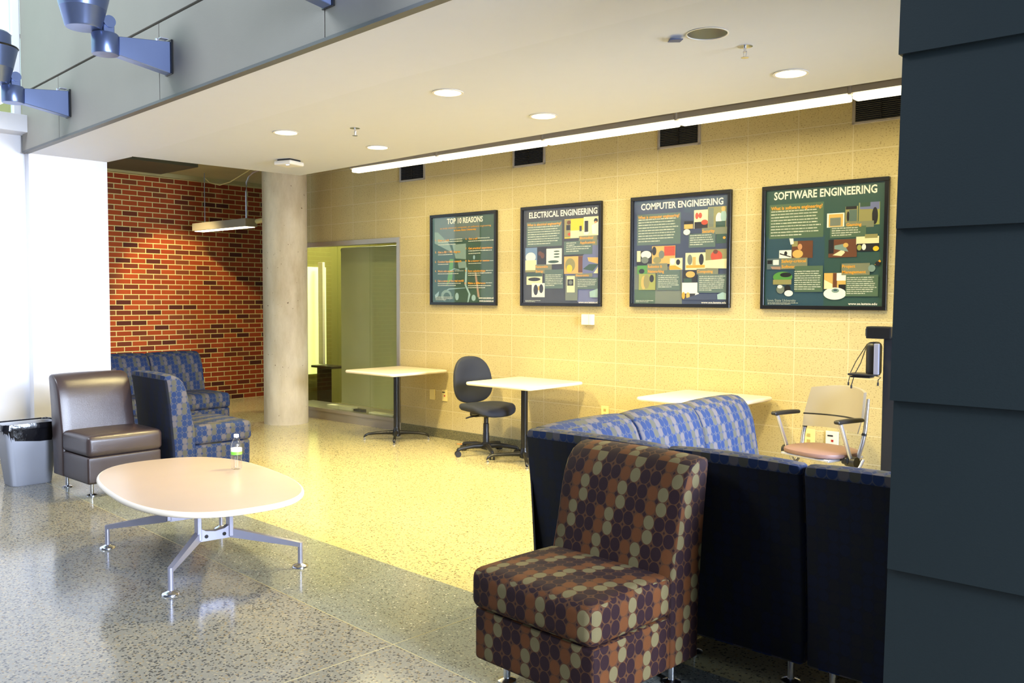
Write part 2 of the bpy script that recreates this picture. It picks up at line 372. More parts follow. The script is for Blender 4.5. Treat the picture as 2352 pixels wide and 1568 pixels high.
# brick wall at the left end
struct('wall_left', box(*span(-4.27, -4.07, -3.6, 4.4, 0.0, 3.07)), 'brick')
struct('trim_3', box(*span(-4.08, -3.98, -3.6, 4.4, 3.05, 3.10)), 'slab')
# concrete slab above, with a dark duct opening
bm = bmesh.new()
abox(bm, *span(-4.3, 10.0, fy(3) + 0.35, 4.4, 3.10, 3.3))
struct('ceiling_slab', bm, 'slab')
struct('trim_4', box(*span(-3.85, -2.9, -2.6, -0.75, 3.06, 3.10)), 'duct')
# white dropped ceiling and the cooler-white soffit in front of it
def poly_slab(pts, z0, z1): return aprism(bmesh.new(), pts, z0, z1)
ceil = struct('ceiling', poly_slab([(-0.70, -2.61), (3.26, -2.91), (5.34, -2.943), (9.6, -3.10), (9.6, -1.08), (5.5, -1.035), (3.9, -1.045), (1.6, -0.99), (-0.58, -0.878)], CZ, CZ + 0.12), 'ceiling_paint')
struct('ceiling_soffit', poly_slab([(-1.21, -2.605), (-1.246, fy(-1.246)), (9.6, fy(9.6)), (9.6, -3.10), (5.34, -2.943), (3.26, -2.91), (-0.70, -2.61), (-0.72, -2.60)], CZ - 0.001, CZ + 0.11), 'soffit_paint')
# white pier
struct('wall_pier', box(*span(-1.75, -1.225, -3.30, -2.605, 0.0, CZ)), 'white_paint')
# grey fascia panels above the soffit edge, with shadow joints
fang = math.atan(-0.0644)
def fpt(x, off=0.0): return (x + off * math.sin(fang) * -1, fy(x) - off, 0)
def fbox(x0, x1, z0, z1, out=0.03, th=0.03):
    xm = (x0 + x1) / 2; L = (x1 - x0) / math.cos(fang)
    return ((xm, fy(xm) - out + th / 2, (z0 + z1) / 2), (L, th, z1 - z0))
bm = bmesh.new()
jx = [-1.246, -0.282, 1.664, 3.618, 5.57, 7.5, 9.4]
for i in range(len(jx) - 1):
    c, s = fbox(jx[i] + 0.004, jx[i + 1] - 0.004, CZ + 0.012, 3.245, 0.03); abox(bm, c, s, 0.002, 1, rz=fang)
c, s = fbox(-1.246, 9.4, 3.262, 5.4, 0.03); abox(bm, c, s, 0.002, 1, rz=fang)
struct('wall_front', bm, 'fascia_panel')
c, s = fbox(-1.24, 9.4, CZ + 0.11, 5.4, 0.0, 0.12)
struct('wall_front_core', box(c, s, rz=fang), 'gap_black')
c, s = fbox(-1.246, 9.4, CZ - 0.006, CZ + 0.012, 0.034, 0.05)
struct('trim_5', box(c, s, rz=fang), 'edge_trim')
# dark lapped siding on the right
bm = bmesh.new()
zb = [-0.30, 0.205, 0.692, 1.178, 1.665, 2.150, 2.64, 3.13, 3.62, 4.1, 4.6]
for i in range(len(zb) - 1):
    z0, z1 = zb[i], zb[i + 1] + 0.02
    x0 = 6.417 - (0.005 if i % 2 else 0.0)
    v = [(x0, -3.60, z0), (9.6, -3.60, z0), (9.6, -3.60, z1), (x0, -3.60, z1), (x0, -3.765, z0), (9.6, -3.765, z0), (9.6, -3.745, z1), (x0, -3.745, z1)]
    vs = [bm.verts.new(p) for p in v]
    for f in ((0, 1, 2, 3), (4, 7, 6, 5), (0, 4, 5, 1), (3, 2, 6, 7), (0, 3, 7, 4), (1, 5, 6, 2)): bm.faces.new([vs[k] for k in f])
abox(bm, *span(6.44, 9.6, -3.62, -3.30, 0.0, 4.5))
struct('wall_right', bm, 'slate_panel')
# left side of the atrium: white wall, glazing above
struct('wall_far_left', box(*span(-1.50, -1.32, -10.2, -3.30, 0.0, 2.92)), 'white_paint')
bm = bmesh.new()
for y in (-3.36, -4.9, -6.5, -8.1): abox(bm, *span(-1.36, -1.28, y - 0.03, y + 0.03, 2.92, 6.4))
for z in (3.78, 5.2): abox(bm, *span(-1.35, -1.29, -10.2, -3.30, z - 0.012, z + 0.012))
w1 = struct('window_1', bm, 'white_paint')
struct('trim_6', box(*span(-1.34, -1.10, -10.2, -3.32, 2.90, 3.05), bev=0.004), 'white_paint')
g = link_mesh('pane', box(*span(-1.330, -1.324, -10.2, -3.30, 2.92, 6.4)), 'glass', parent=w1)
# atrium shell behind the camera
struct('wall_rear', box(*span(-1.5, 14.2, -10.4, -10.2, 0.0, 6.5)), 'rear_paint')
bm = bmesh.new()
abox(bm, *span(14.0, 14.2, -10.2, -3.4, 0.0, 0.7)); abox(bm, *span(14.0, 14.2, -10.2, -3.4, 5.2, 6.5))
abox(bm, *span(14.0, 14.2, -4.4, -3.4, 0.7, 5.2)); abox(bm, *span(14.0, 14.2, -10.2, -9.2, 0.7, 5.2)); abox(bm, *span(9.4, 14.2, -3.6, -3.4, 0.0, 6.5))
struct('wall_far_right', bm, 'rear_paint')
struct('ceiling_atrium', box(*span(-1.5, 14.2, -10.4, -3.2, 6.5, 6.6)), 'rear_paint')
struct('wall_seating_end', box(*span(8.3, 8.5, -3.6, 0.2, 0.0, 3.3)), 'block')

bm = bmesh.new()
for c, s in (((8.27, -2.1, 0.92), (0.06, 1.75, 0.06)), ((8.27, -2.1, 2.30), (0.06, 1.75, 0.06)), ((8.27, -2.945, 1.61), (0.06, 0.06, 1.32)), ((8.27, -1.255, 1.61), (0.06, 0.06, 1.32)), ((8.27, -2.1, 1.61), (0.05, 0.04, 1.32))): abox(bm, c, s, 0.003, 1)
w3 = struct('window_3', bm, 'aluminium')
link_mesh('pane', box((8.28, -2.1, 1.61), (0.006, 1.63, 1.32)), 'glass', parent=w3)
# round concrete column
bm = bmesh.new(); alathe(bm, [(0.252, 0.0), (0.252, 3.10)], (-1.485, -0.46, 0), 64)
tag(struct('wall_column', bm, 'concrete', smooth=True), 'round bare concrete column at the corner beside the office window')

# office behind the window
struct('wall_office_left', box(*span(-2.70, -2.62, 0.2, 3.4, 0.0, 3.1)), 'office_paint')
struct('wall_office_back', box(*span(-2.7, 2.0, 3.4, 3.5, 0.0, 3.1)), 'office_paint')
struct('wall_office_right', box(*span(0.3, 0.38, 0.2, 3.4, 0.0, 3.1)), 'office_paint')
struct('trim_7', box(*span(-2.30, 0.0, 0.0, 0.50, 0.0, 0.118)), 'aluminium')

# storefront window: frame, glass, shade
w2 = bmesh.new()
abox(w2, *span(-0.045, 0.0, -0.015, 0.08, 0.136, 2.064)); abox(w2, *span(-2.3, 0.0, -0.015, 0.08, 2.065, 2.118)); abox(w2, *span(-2.3, 0.0, -0.02, 0.08, 0.10, 0.135))
w2 = struct('window_2', w2, 'aluminium')
for i, (x0, x1) in enumerate(((-2.30, -1.142), (-1.138, -0.549), (-0.545, -0.045))):
    link_mesh('pane', box(*span(x0, x1, 0.02, 0.03, 0.135, 2.065)), 'glass', parent=w2)
sh = empty('roller_shade', (-0.72, 0.2, 2.06), label='olive grey roller shade drawn down behind the office window glass', cat='window shade')
bm = bmesh.new()
N = 40
for k in range(N):
    x0 = -1.30 + 1.24 * k / N; x1 = -1.30 + 1.24 * (k + 1) / N
    yw = lambda x, z: 0.012 * math.sin(x * 5.0) * (2.0 - z) / 2
    rows = [0.20, 0.6, 1.1, 1.6, 2.05]
    for a, b_ in zip(rows[:-1], rows[1:]):
        bm.faces.new([bm.verts.new(v) for v in ((x0 + 0.72, yw(x0, a), a - 2.06), (x1 + 0.72, yw(x1, a), a - 2.06), (x1 + 0.72, yw(x1, b_), b_ - 2.06), (x0 + 0.72, yw(x0, b_), b_ - 2.06))])
bmesh.ops.remove_doubles(bm, verts=bm.verts[:], dist=1e-4)
link_mesh('shade_cloth', bm, 'shade', parent=sh, smooth=True)
link_mesh('roller', acyl(bmesh.new(), (-0.62, 0.055, -0.03), (0.68, 0.055, -0.03), 0.03), 'black_plastic', parent=sh)
link_mesh('hem_bar', box(*span(-0.58, 0.66, -0.008, 0.022, -1.875, -1.855), bev=0.003), 'shade', parent=sh)
# bright panel on the office side wall, post, counter, boxes on the ledge
tag(link_mesh('lit_panel', box(*span(-2.614, -2.59, 0.58, 0.93, 0.43, 1.87)), 'office_panel'), 'bright yellow-green lit panel seen through the window beside the column', 'panel')
tag(link_mesh('whiteboard', box(*span(-2.48, -2.38, 0.72, 0.76, 0.57, 1.93), bev=0.006), 'paper'), 'tall narrow white board standing on the dark office counter', 'board')
ct = empty('office_counter', (-2.40, 0.74, 0.0), label='dark counter behind the window glass left of the roller shade', cat='counter')
link_mesh('counter_top', box((0.12, 0, 0.545), (0.46, 0.24, 0.03), 0.004), 'counter', parent=ct)
link_mesh('side_panel', box((0.02, 0, 0.265), (0.05, 0.2, 0.53), 0.003), 'counter', parent=ct)
tag(link_mesh('paper_box', box((-1.18, 0.11, 0.1465), (0.46, 0.09, 0.055), 0.003, rz=R(2)), 'paper'), 'flat white box on the window ledge left of the mullion', 'box')
tag(link_mesh('black_box', box((-0.85, 0.115, 0.1395), (0.14, 0.08, 0.04), 0.003), 'black_plastic'), 'small black box between the white boxes on the window ledge', 'box')
tag(link_mesh('paper_stack', box((-0.42, 0.115, 0.134), (0.44, 0.09, 0.03), 0.003, rz=R(-2)), 'paper'), 'white stack of papers on the window ledge by the pedestal table', 'paper stack')

# wall vents
def make_vent():
    t = empty('wall_vent', (0, 0, 0))
    bm = bmesh.new(); w, h = 0.40, 0.19
    for c, s in (((0, -0.006, h / 2 - 0.01), (w, 0.012, 0.02)), ((0, -0.006, -h / 2 + 0.01), (w, 0.012, 0.02)), ((-w / 2 + 0.011, -0.006, 0), (0.022, 0.012, h)), ((w / 2 - 0.011, -0.006, 0), (0.022, 0.012, h))): abox(bm, c, s, 0.002, 1)
    link_mesh('vent_frame', bm, 'aluminium', parent=t)
    link_mesh('backing', box((0, 0.0, 0), (w - 0.03, 0.004, h - 0.03)), 'gap_black', parent=t)
    bm = bmesh.new()
    for k in range(11):
        abox(bm, (0, -0.006, -h / 2 + 0.027 + k * 0.0138), (w - 0.04, 0.008, 0.002), rot=Matrix.Rotation(R(35), 4, 'X'))
    abox(bm, (0, -0.008, 0), (0.006, 0.006, h - 0.04))
    link_mesh('louvres', bm, 'black_metal', parent=t)
    return t
v0 = make_vent()
vl = ['dark louvred vent high above the leftmost poster', 'dark louvred vent above the gap beside the electrical engineering poster', 'dark louvred vent above the computer engineering poster', 'dark louvred vent above the right end of the software engineering poster']
for i, x in enumerate((0.20, 1.834, 3.452, 5.07)):
    o = v0 if i == 0 else copy_tree(v0); place(o, (x, 0, 2.80), 0, vl[i], 'vent', 'vents high on the block wall')

# outlets on the block wall
def plate(name, x, z, w, h, label, cat, mat='ivory', red=False, holes=False):
    t = empty(name, (x, 0, z), label=label, cat=cat)
    link_mesh('plate', box((0, -0.005, 0), (w, 0.010, h), 0.003), mat, parent=t)
    if holes:
        for zz in (-0.022, 0.022):
            link_mesh('socket', box((0, -0.011, zz), (0.026, 0.003, 0.024), 0.001, 1), 'socket', parent=t)
    if red:
        link_mesh('red_light', box((0.004, -0.011, -0.002), (0.016, 0.004, 0.016)), 'red_mark', parent=t)
        link_mesh('slot', box((-0.012, -0.011, 0.034), (0.04, 0.003, 0.010)), 'gap_black', parent=t)
plate('wall_plate', 0.514, 0.448, 0.078, 0.112, 'blank ivory plate in the shadow under the leftmost pedestal table', 'wall plate')
plate('data_outlet', 0.70, 0.448, 0.078, 0.118, 'ivory wall outlet with a red square just left of the black task chair', 'outlet', red=True)
plate('power_outlet', 2.74, 0.455, 0.080, 0.115, 'ivory power outlet on block wall above the light blue sofa', 'outlet', holes=True)
plate('power_outlet', 4.60, 0.432, 0.095, 0.135, 'ivory power outlet seen below the backrest of the grey armchair', 'outlet', holes=True)
plate('data_outlet', 4.775, 0.432, 0.095, 0.135, 'white wall outlet with a red square behind the grey armchair', 'outlet', mat='white_plastic', red=True)
t = empty('thermostat', (2.555, 0, 1.275), label='small white box on the wall under the electrical engineering poster', cat='thermostat')
link_mesh('cover', box((0, -0.022, 0), (0.118, 0.044, 0.094), 0.005), 'white_plastic', parent=t)
link_mesh('seam', box((0.028, -0.0445, 0), (0.002, 0.002, 0.09)), 'ivory', parent=t)

# ------------------------------------------------------------------ posters
PRINT = {0:[["r","g2",[0.056,0.909],[0.932,0.023]],["p","s1",[[0.056,0.906],[0.704,0.901],[0.705,0.666],[0.056,0.666]]],["p","s2",[[0.056,0.754],[0.105,0.751],[0.27,0.631],[0.318,0.536],[0.056,0.639]]],["p","s2",[[0.318,0.616],[0.514,0.621],[0.515,0.464],[0.365,0.475]]],["p","s2",[[0.394,0.441],[0.515,0.444],[0.524,0.379],[0.412,0.374]]],["p","gr",[[0.28,0.47],[0.337,0.469],[0.318,0.269],[0.232,0.19],[0.27,0.37]]],["p","s3",[[0.506,0.379],[0.533,0.378],[0.524,0.201],[0.58,0.109],[0.552,0.031],[0.534,0.03],[0.552,0.116],[0.497,0.202]]],["p","s3",[[0.159,0.123],[0.27,0.17],[0.506,0.178],[0.506,0.172],[0.27,0.159],[0.174,0.116]]],["p","s3",[[0.28,0.353],[0.346,0.375],[0.422,0.361],[0.422,0.354],[0.346,0.366],[0.289,0.343]]],["e","s3",[0.361,0.126],[0.413,0.05]],["e","s3",[0.594,0.106],[0.653,0.044]],["e","s3",[0.615,0.501],[0.643,0.458]],["p","pk",[[0.634,0.331],[0.661,0.33],[0.707,0.083],[0.68,0.083]]],["e","s2",[0.154,0.156],[0.309,0.036]],["e","g2",[0.188,0.129],[0.29,0.036]],["p","s3",[[0.061,0.102],[0.125,0.143],[0.115,0.096],[0.071,0.068]]],["t","W",[0.243,0.83],[0.749,0.885],"TOP 10 REASONS"],["t","o",[0.14,0.78],[0.86,0.798],"to study electrical, computer, or software engineering"],["t","o",[0.341,0.752],[0.658,0.77],"at Iowa State University"],["t","o",[0.066,0.66],[0.088,0.679],"1."],["t","o",[0.105,0.657],[0.275,0.677],"Get a job"],["l","w",[0.284,0.675],[0.463,0.653],1],["l","w",[0.11,0.654],[0.468,0.597],2],["t","o",[0.064,0.538],[0.086,0.557],"2."],["t","o",[0.11,0.534],[0.436,0.556],"Get a BS + MS degree"],["l","w",[0.11,0.523],[0.325,0.502],1],["t","o",[0.064,0.438],[0.084,0.457],"3."],["t","o",[0.107,0.436],[0.452,0.458],"Conduct hands-on research"],["l","w",[0.107,0.424],[0.27,0.406],1],["t","o",[0.064,0.342],[0.084,0.361],"4."],["t","o",[0.107,0.338],[0.342,0.36],"Work with experts"],["l","w",[0.356,0.352],[0.487,0.337],1],["l","w",[0.107,0.326],[0.412,0.307],1],["t","o",[0.064,0.24],[0.084,0.259],"5."],["t","o",[0.107,0.238],[0.483,0.26],"Get a sense of the real world"],["l","w",[0.107,0.226],[0.478,0.185],2],["t","o",[0.512,0.659],[0.533,0.677],"6."],["t","o",[0.556,0.658],[0.676,0.677],"Get a call"],["l","w",[0.683,0.672],[0.843,0.652],1],["l","w",[0.551,0.646],[0.917,0.618],1],["t","o",[0.512,0.561],[0.533,0.579],"7."],["t","o",[0.553,0.561],[0.882,0.582],"Get practical experience"],["l","w",[0.553,0.549],[0.909,0.498],2],["t","o",[0.51,0.439],[0.533,0.456],"8."],["t","o",[0.551,0.436],[0.843,0.455],"Be a mentor or mentee"],["l","w",[0.848,0.444],[0.896,0.432],1],["l","w",[0.552,0.423],[0.731,0.406],1],["t","o",[0.506,0.338],[0.529,0.356],"9."],["t","o",[0.55,0.334],[0.788,0.355],"Earn scholarships"],["l","w",[0.795,0.349],[0.892,0.333],1],["l","w",[0.55,0.326],[0.914,0.285],2],["t","o",[0.501,0.213],[0.529,0.231],"10."],["t","o",[0.55,0.213],[0.791,0.233],"Make a difference"],["l","w",[0.796,0.227],[0.879,0.212],1],["l","w",[0.55,0.201],[0.897,0.161],2],["l","w",[0.076,0.085],[0.352,0.043],3],["t","W",[0.698,0.067],[0.917,0.085],"www.ece.iastate.edu"],["t","W",[0.707,0.038],[0.918,0.056],"www.se.iastate.edu"]],1:[["r","dk",[0.045,0.909],[0.935,0.026]],["p","lv",[[0.527,0.288],[0.925,0.606],[0.931,0.026],[0.684,0.024]]],["t","W",[0.094,0.823],[0.887,0.878],"ELECTRICAL ENGINEERING"],["r","p1",[0.065,0.785],[0.49,0.554]],["t","o",[0.072,0.749],[0.482,0.773],"What is electrical engineering?"],["l","w",[0.08,0.74],[0.475,0.563],8],["r","yl",[0.521,0.79],[0.75,0.616]],["r","ol",[0.523,0.786],[0.593,0.626]],["e","br",[0.547,0.777],[0.592,0.741]],["r","bk",[0.541,0.737],[0.585,0.69]],["e","rd",[0.556,0.669],[0.638,0.637]],["r","cr",[0.589,0.684],[0.746,0.616]],["r","dk",[0.691,0.723],[0.717,0.674]],["r","cr",[0.738,0.799],[0.917,0.631]],["r","bk",[0.748,0.764],[0.789,0.649]],["e","bk",[0.851,0.782],[0.895,0.741]],["e","sk",[0.856,0.758],[0.885,0.732]],["p","wh",[[0.827,0.722],[0.904,0.75],[0.917,0.631],[0.835,0.647]]],["p","wh",[[0.737,0.664],[0.808,0.667],[0.781,0.64],[0.745,0.642]]],["r","p2",[0.686,0.632],[0.891,0.545]],["t","o",[0.698,0.603],[0.845,0.625],"Biomedical"],["t","o",[0.698,0.561],[0.867,0.585],"Applications"],["r","p1",[0.516,0.589],[0.837,0.468]],["l","w",[0.543,0.577],[0.671,0.54],2],["l","w",[0.543,0.542],[0.829,0.484],3],["r","sb",[0.052,0.546],[0.202,0.316]],["e","wh",[0.057,0.502],[0.18,0.412]],["r","cr",[0.053,0.429],[0.189,0.332]],["r","ol",[0.053,0.336],[0.181,0.316]],["r","bk",[0.198,0.547],[0.316,0.388]],["e","br",[0.21,0.51],[0.257,0.469]],["e","br",[0.24,0.496],[0.287,0.442]],["r","wh",[0.31,0.53],[0.493,0.386]],["e","g2",[0.397,0.51],[0.468,0.497]],["e","g2",[0.397,0.485],[0.468,0.471]],["e","g2",[0.397,0.459],[0.468,0.445]],["e","g2",[0.33,0.422],[0.46,0.396]],["r","p2",[0.178,0.386],[0.376,0.303]],["t","o",[0.185,0.356],[0.331,0.378],"Renewable"],["t","o",[0.185,0.314],[0.276,0.336],"Energy"],["r","p1",[0.292,0.337],[0.512,0.162]],["l","w",[0.301,0.291],[0.51,0.178],7],["r","cr",[0.071,0.301],[0.264,0.198]],["r","g2",[0.071,0.308],[0.263,0.275]],["e","bk",[0.089,0.267],[0.242,0.232]],["r","wh",[0.136,0.213],[0.294,0.082]],["e","bk",[0.157,0.2],[0.213,0.1]],["e","bk",[0.226,0.203],[0.277,0.12]],["r","yo",[0.212,0.186],[0.229,0.147]],["r","yo",[0.522,0.452],[0.737,0.294]],["e","ol",[0.534,0.436],[0.649,0.312]],["r","br",[0.684,0.451],[0.737,0.304]],["e","yl",[0.551,0.377],[0.617,0.306]],["r","lv",[0.732,0.442],[0.924,0.294]],["p","yo",[[0.787,0.438],[0.919,0.435],[0.916,0.376],[0.799,0.403]]],["p","g2",[[0.737,0.335],[0.807,0.378],[0.908,0.376],[0.847,0.315]]],["p","cr",[[0.855,0.296],[0.924,0.363],[0.924,0.294]]],["r","p2",[0.649,0.296],[0.843,0.264]],["t","o",[0.659,0.27],[0.804,0.289],"Electronics"],["p","p1",[[0.674,0.26],[0.917,0.257],[0.918,0.154],[0.675,0.155]]],["l","w",[0.678,0.244],[0.891,0.167],5],["r","sm",[0.54,0.281],[0.68,0.053]],["r","cr",[0.556,0.274],[0.647,0.126]],["r","bk",[0.562,0.245],[0.632,0.187]],["e","sm",[0.578,0.236],[0.622,0.197]],["p","cy",[[0.814,0.132],[0.918,0.163],[0.923,0.082],[0.818,0.082]]],["l","w",[0.059,0.053],[0.256,0.031],2],["t","W",[0.692,0.029],[0.92,0.048],"www.ece.iastate.edu"]],2:[["r","nv",[0.028,0.91],[0.926,0.027]],["p","sm",[[0.035,0.344],[0.5,0.335],[0.504,0.023],[0.039,0.02]]],["r","gn",[0.038,0.148],[0.246,0.021]],["t","W",[0.096,0.819],[0.866,0.873],"COMPUTER ENGINEERING"],["r","p1",[0.06,0.781],[0.482,0.522]],["t","o",[0.068,0.745],[0.471,0.77],"What is computer engineering?"],["l","w",[0.072,0.74],[0.467,0.535],9],["r","cr",[0.606,0.787],[0.741,0.633]],["e","rd",[0.617,0.767],[0.647,0.714]],["e","rd",[0.646,0.765],[0.679,0.719]],["r","bk",[0.611,0.691],[0.797,0.631]],["e","rd",[0.672,0.707],[0.733,0.665]],["r","ol",[0.731,0.804],[0.895,0.632]],["r","sm",[0.738,0.797],[0.783,0.644]],["e","wh",[0.802,0.756],[0.86,0.659]],["e","cy",[0.844,0.772],[0.897,0.675]],["r","g2",[0.803,0.687],[0.888,0.629]],["e","yo",[0.85,0.803],[0.885,0.763]],["r","bk",[0.516,0.702],[0.598,0.589]],["r","yo",[0.516,0.677],[0.598,0.64]],["e","wh",[0.51,0.638],[0.573,0.59]],["r","nv",[0.572,0.638],[0.681,0.601]],["r","p2",[0.68,0.64],[0.909,0.585]],["t","o",[0.684,0.601],[0.795,0.627],"Security"],["r","p1",[0.562,0.597],[0.803,0.486]],["l","w",[0.573,0.587],[0.789,0.496],5],["r","g2",[0.809,0.586],[0.897,0.511]],["e","o",[0.868,0.565],[0.893,0.545]],["r","bk",[0.058,0.475],[0.214,0.354]],["r","cr",[0.062,0.475],[0.099,0.383]],["e","wh",[0.102,0.474],[0.205,0.407]],["e","sm",[0.106,0.424],[0.178,0.368]],["r","yo",[0.212,0.51],[0.438,0.359]],["e","bk",[0.212,0.507],[0.255,0.433]],["r","rd",[0.331,0.506],[0.435,0.427]],["e","sm",[0.278,0.472],[0.333,0.404]],["p","yo",[[0.248,0.433],[0.356,0.371],[0.333,0.365],[0.24,0.42]]],["e","ol",[0.225,0.42],[0.303,0.365]],["r","cr",[0.386,0.406],[0.507,0.309]],["e","wh",[0.39,0.403],[0.436,0.353]],["e","bk",[0.446,0.395],[0.485,0.348]],["p","o",[[0.384,0.311],[0.383,0.344],[0.44,0.346],[0.504,0.312]]],["r","gr",[0.067,0.351],[0.168,0.278]],["e","bk",[0.084,0.323],[0.14,0.282]],["r","gl",[0.084,0.28],[0.25,0.144]],["e","yo",[0.108,0.262],[0.158,0.148]],["e","bk",[0.191,0.271],[0.235,0.208]],["e","ol",[0.132,0.275],[0.193,0.154]],["r","p2",[0.167,0.365],[0.365,0.282]],["t","o",[0.175,0.33],[0.315,0.352],"Robotics &"],["t","o",[0.175,0.288],[0.333,0.312],"Networking"],["r","p1",[0.261,0.307],[0.488,0.142]],["l","w",[0.277,0.267],[0.48,0.157],7],["r","cr",[0.535,0.444],[0.722,0.302]],["e","sm",[0.553,0.43],[0.599,0.346]],["e","bk",[0.659,0.434],[0.703,0.343]],["r","o",[0.542,0.344],[0.714,0.321]],["r","yo",[0.601,0.41],[0.631,0.345]],["r","ol",[0.719,0.467],[0.91,0.314]],["e","rd",[0.765,0.456],[0.868,0.365]],["e","br",[0.786,0.464],[0.829,0.429]],["p","cr",[[0.717,0.378],[0.909,0.389],[0.911,0.311],[0.718,0.318]]],["r","p2",[0.639,0.313],[0.835,0.268]],["t","o",[0.646,0.281],[0.786,0.303],"Computing"],["r","p1",[0.654,0.268],[0.914,0.12]],["l","w",[0.665,0.255],[0.903,0.13],8],["r","bk",[0.515,0.305],[0.641,0.201]],["e","yo",[0.541,0.295],[0.626,0.243]],["r","g2",[0.523,0.237],[0.597,0.204]],["r","wh",[0.508,0.202],[0.65,0.114]],["r","bk",[0.507,0.114],[0.672,0.068]],["e","o",[0.507,0.127],[0.537,0.068]],["e","yo",[0.547,0.124],[0.581,0.068]],["e","wh",[0.628,0.121],[0.672,0.066]],["p","cy",[[0.828,0.105],[0.876,0.124],[0.911,0.114],[0.911,0.067],[0.832,0.067]]],["p","nv",[[0.504,0.062],[0.828,0.064],[0.827,0.111],[0.664,0.111]]],["l","w",[0.059,0.057],[0.249,0.035],2],["t","W",[0.687,0.034],[0.909,0.05],"www.ece.iastate.edu"]],3:[["r","tg",[0.03,0.906],[0.912,0.019]],["r","tb",[0.037,0.544],[0.488,0.014]],["t","W",[0.091,0.826],[0.855,0.884],"SOFTWARE ENGINEERING"],["r","gn",[0.057,0.789],[0.476,0.532]],["t","o",[0.068,0.749],[0.467,0.775],"What is software engineering?"],["l","w",[0.069,0.741],[0.46,0.539],9],["r","wh",[0.502,0.699],[0.629,0.597]],["r","yo",[0.515,0.692],[0.619,0.601]],["r","sm",[0.525,0.666],[0.603,0.608]],["r","ol",[0.635,0.741],[0.725,0.627]],["r","bk",[0.638,0.741],[0.716,0.72]],["e","bk",[0.645,0.706],[0.665,0.633]],["r","p1",[0.663,0.717],[0.718,0.633]],["r","gl",[0.731,0.762],[0.877,0.603]],["r","lv",[0.737,0.762],[0.874,0.71]],["r","g2",[0.74,0.762],[0.811,0.732]],["e","bk",[0.823,0.725],[0.865,0.604]],["p","ol",[[0.732,0.716],[0.823,0.713],[0.826,0.606],[0.734,0.611]]],["r","p2",[0.637,0.631],[0.838,0.587]],["t","o",[0.644,0.6],[0.752,0.622],"Gaming"],["r","gn",[0.527,0.599],[0.785,0.519]],["l","w",[0.54,0.592],[0.748,0.526],4],["r","br",[0.24,0.509],[0.401,0.381]],["e","yo",[0.245,0.444],[0.327,0.383]],["e","sk",[0.285,0.488],[0.32,0.442]],["r","ol",[0.24,0.509],[0.285,0.469]],["p","wh",[[0.219,0.53],[0.25,0.529],[0.254,0.489],[0.23,0.484]]],["r","wh",[0.141,0.444],[0.238,0.382]],["p","bk",[[0.145,0.424],[0.236,0.395],[0.232,0.389],[0.145,0.414]]],["e","bk",[0.18,0.436],[0.205,0.403]],["r","br",[0.519,0.508],[0.724,0.379]],["p","cr",[[0.55,0.396],[0.626,0.438],[0.639,0.412],[0.614,0.388]]],["p","s2",[[0.562,0.465],[0.631,0.475],[0.664,0.418],[0.562,0.44]]],["e","yo",[0.625,0.482],[0.663,0.449]],["r","bk",[0.519,0.508],[0.557,0.408]],["r","cr",[0.718,0.522],[0.877,0.466]],["r","bk",[0.722,0.472],[0.878,0.417]],["e","wh",[0.759,0.47],[0.788,0.426]],["e","yl",[0.836,0.452],[0.878,0.417]],["e","gl",[0.725,0.465],[0.757,0.424]],["r","ol",[0.779,0.537],[0.867,0.509]],["r","p2",[0.157,0.384],[0.363,0.301]],["t","o",[0.162,0.351],[0.352,0.374],"Safety-critical"],["t","o",[0.163,0.31],[0.283,0.332],"Software"],["r","s1",[0.044,0.384],[0.158,0.302]],["r","wh",[0.094,0.373],[0.14,0.335]],["r","bk",[0.048,0.371],[0.087,0.343]],["p","pk",[[0.074,0.323],[0.154,0.322],[0.155,0.299],[0.088,0.303]]],["r","gn",[0.268,0.323],[0.482,0.13]],["l","w",[0.265,0.287],[0.475,0.139],9],["e","gr",[0.096,0.283],[0.25,0.202]],["r","ol",[0.097,0.223],[0.243,0.186]],["e","bk",[0.152,0.276],[0.242,0.241]],["e","sm",[0.126,0.183],[0.19,0.117]],["e","wh",[0.133,0.183],[0.172,0.157]],["e","bk",[0.188,0.183],[0.238,0.124]],["e","wh",[0.189,0.143],[0.256,0.097]],["r","yo",[0.492,0.267],[0.655,0.151]],["r","br",[0.557,0.266],[0.588,0.152]],["r","wh",[0.585,0.266],[0.653,0.211]],["r","bk",[0.6,0.183],[0.655,0.151]],["e","wh",[0.49,0.162],[0.656,0.073]],["p","cr",[[0.493,0.219],[0.555,0.187],[0.556,0.152],[0.495,0.152]]],["e","s2",[0.549,0.155],[0.605,0.123]],["e","tb",[0.562,0.149],[0.592,0.136]],["r","p2",[0.619,0.334],[0.819,0.25]],["t","o",[0.623,0.303],[0.717,0.325],"Project"],["t","o",[0.624,0.262],[0.793,0.284],"Management"],["e","s2",[0.808,0.321],[0.858,0.271]],["p","o",[[0.851,0.32],[0.886,0.356],[0.895,0.343],[0.875,0.319]]],["e","bk",[0.856,0.344],[0.89,0.313]],["r","gn",[0.652,0.249],[0.88,0.098]],["l","w",[0.659,0.236],[0.871,0.108],9],["t","s",[0.057,0.057],[0.282,0.077],"Iowa State University"],["l","w",[0.058,0.05],[0.328,0.032],2],["t","W",[0.673,0.037],[0.876,0.054],"www.se.iastate.edu"]]}
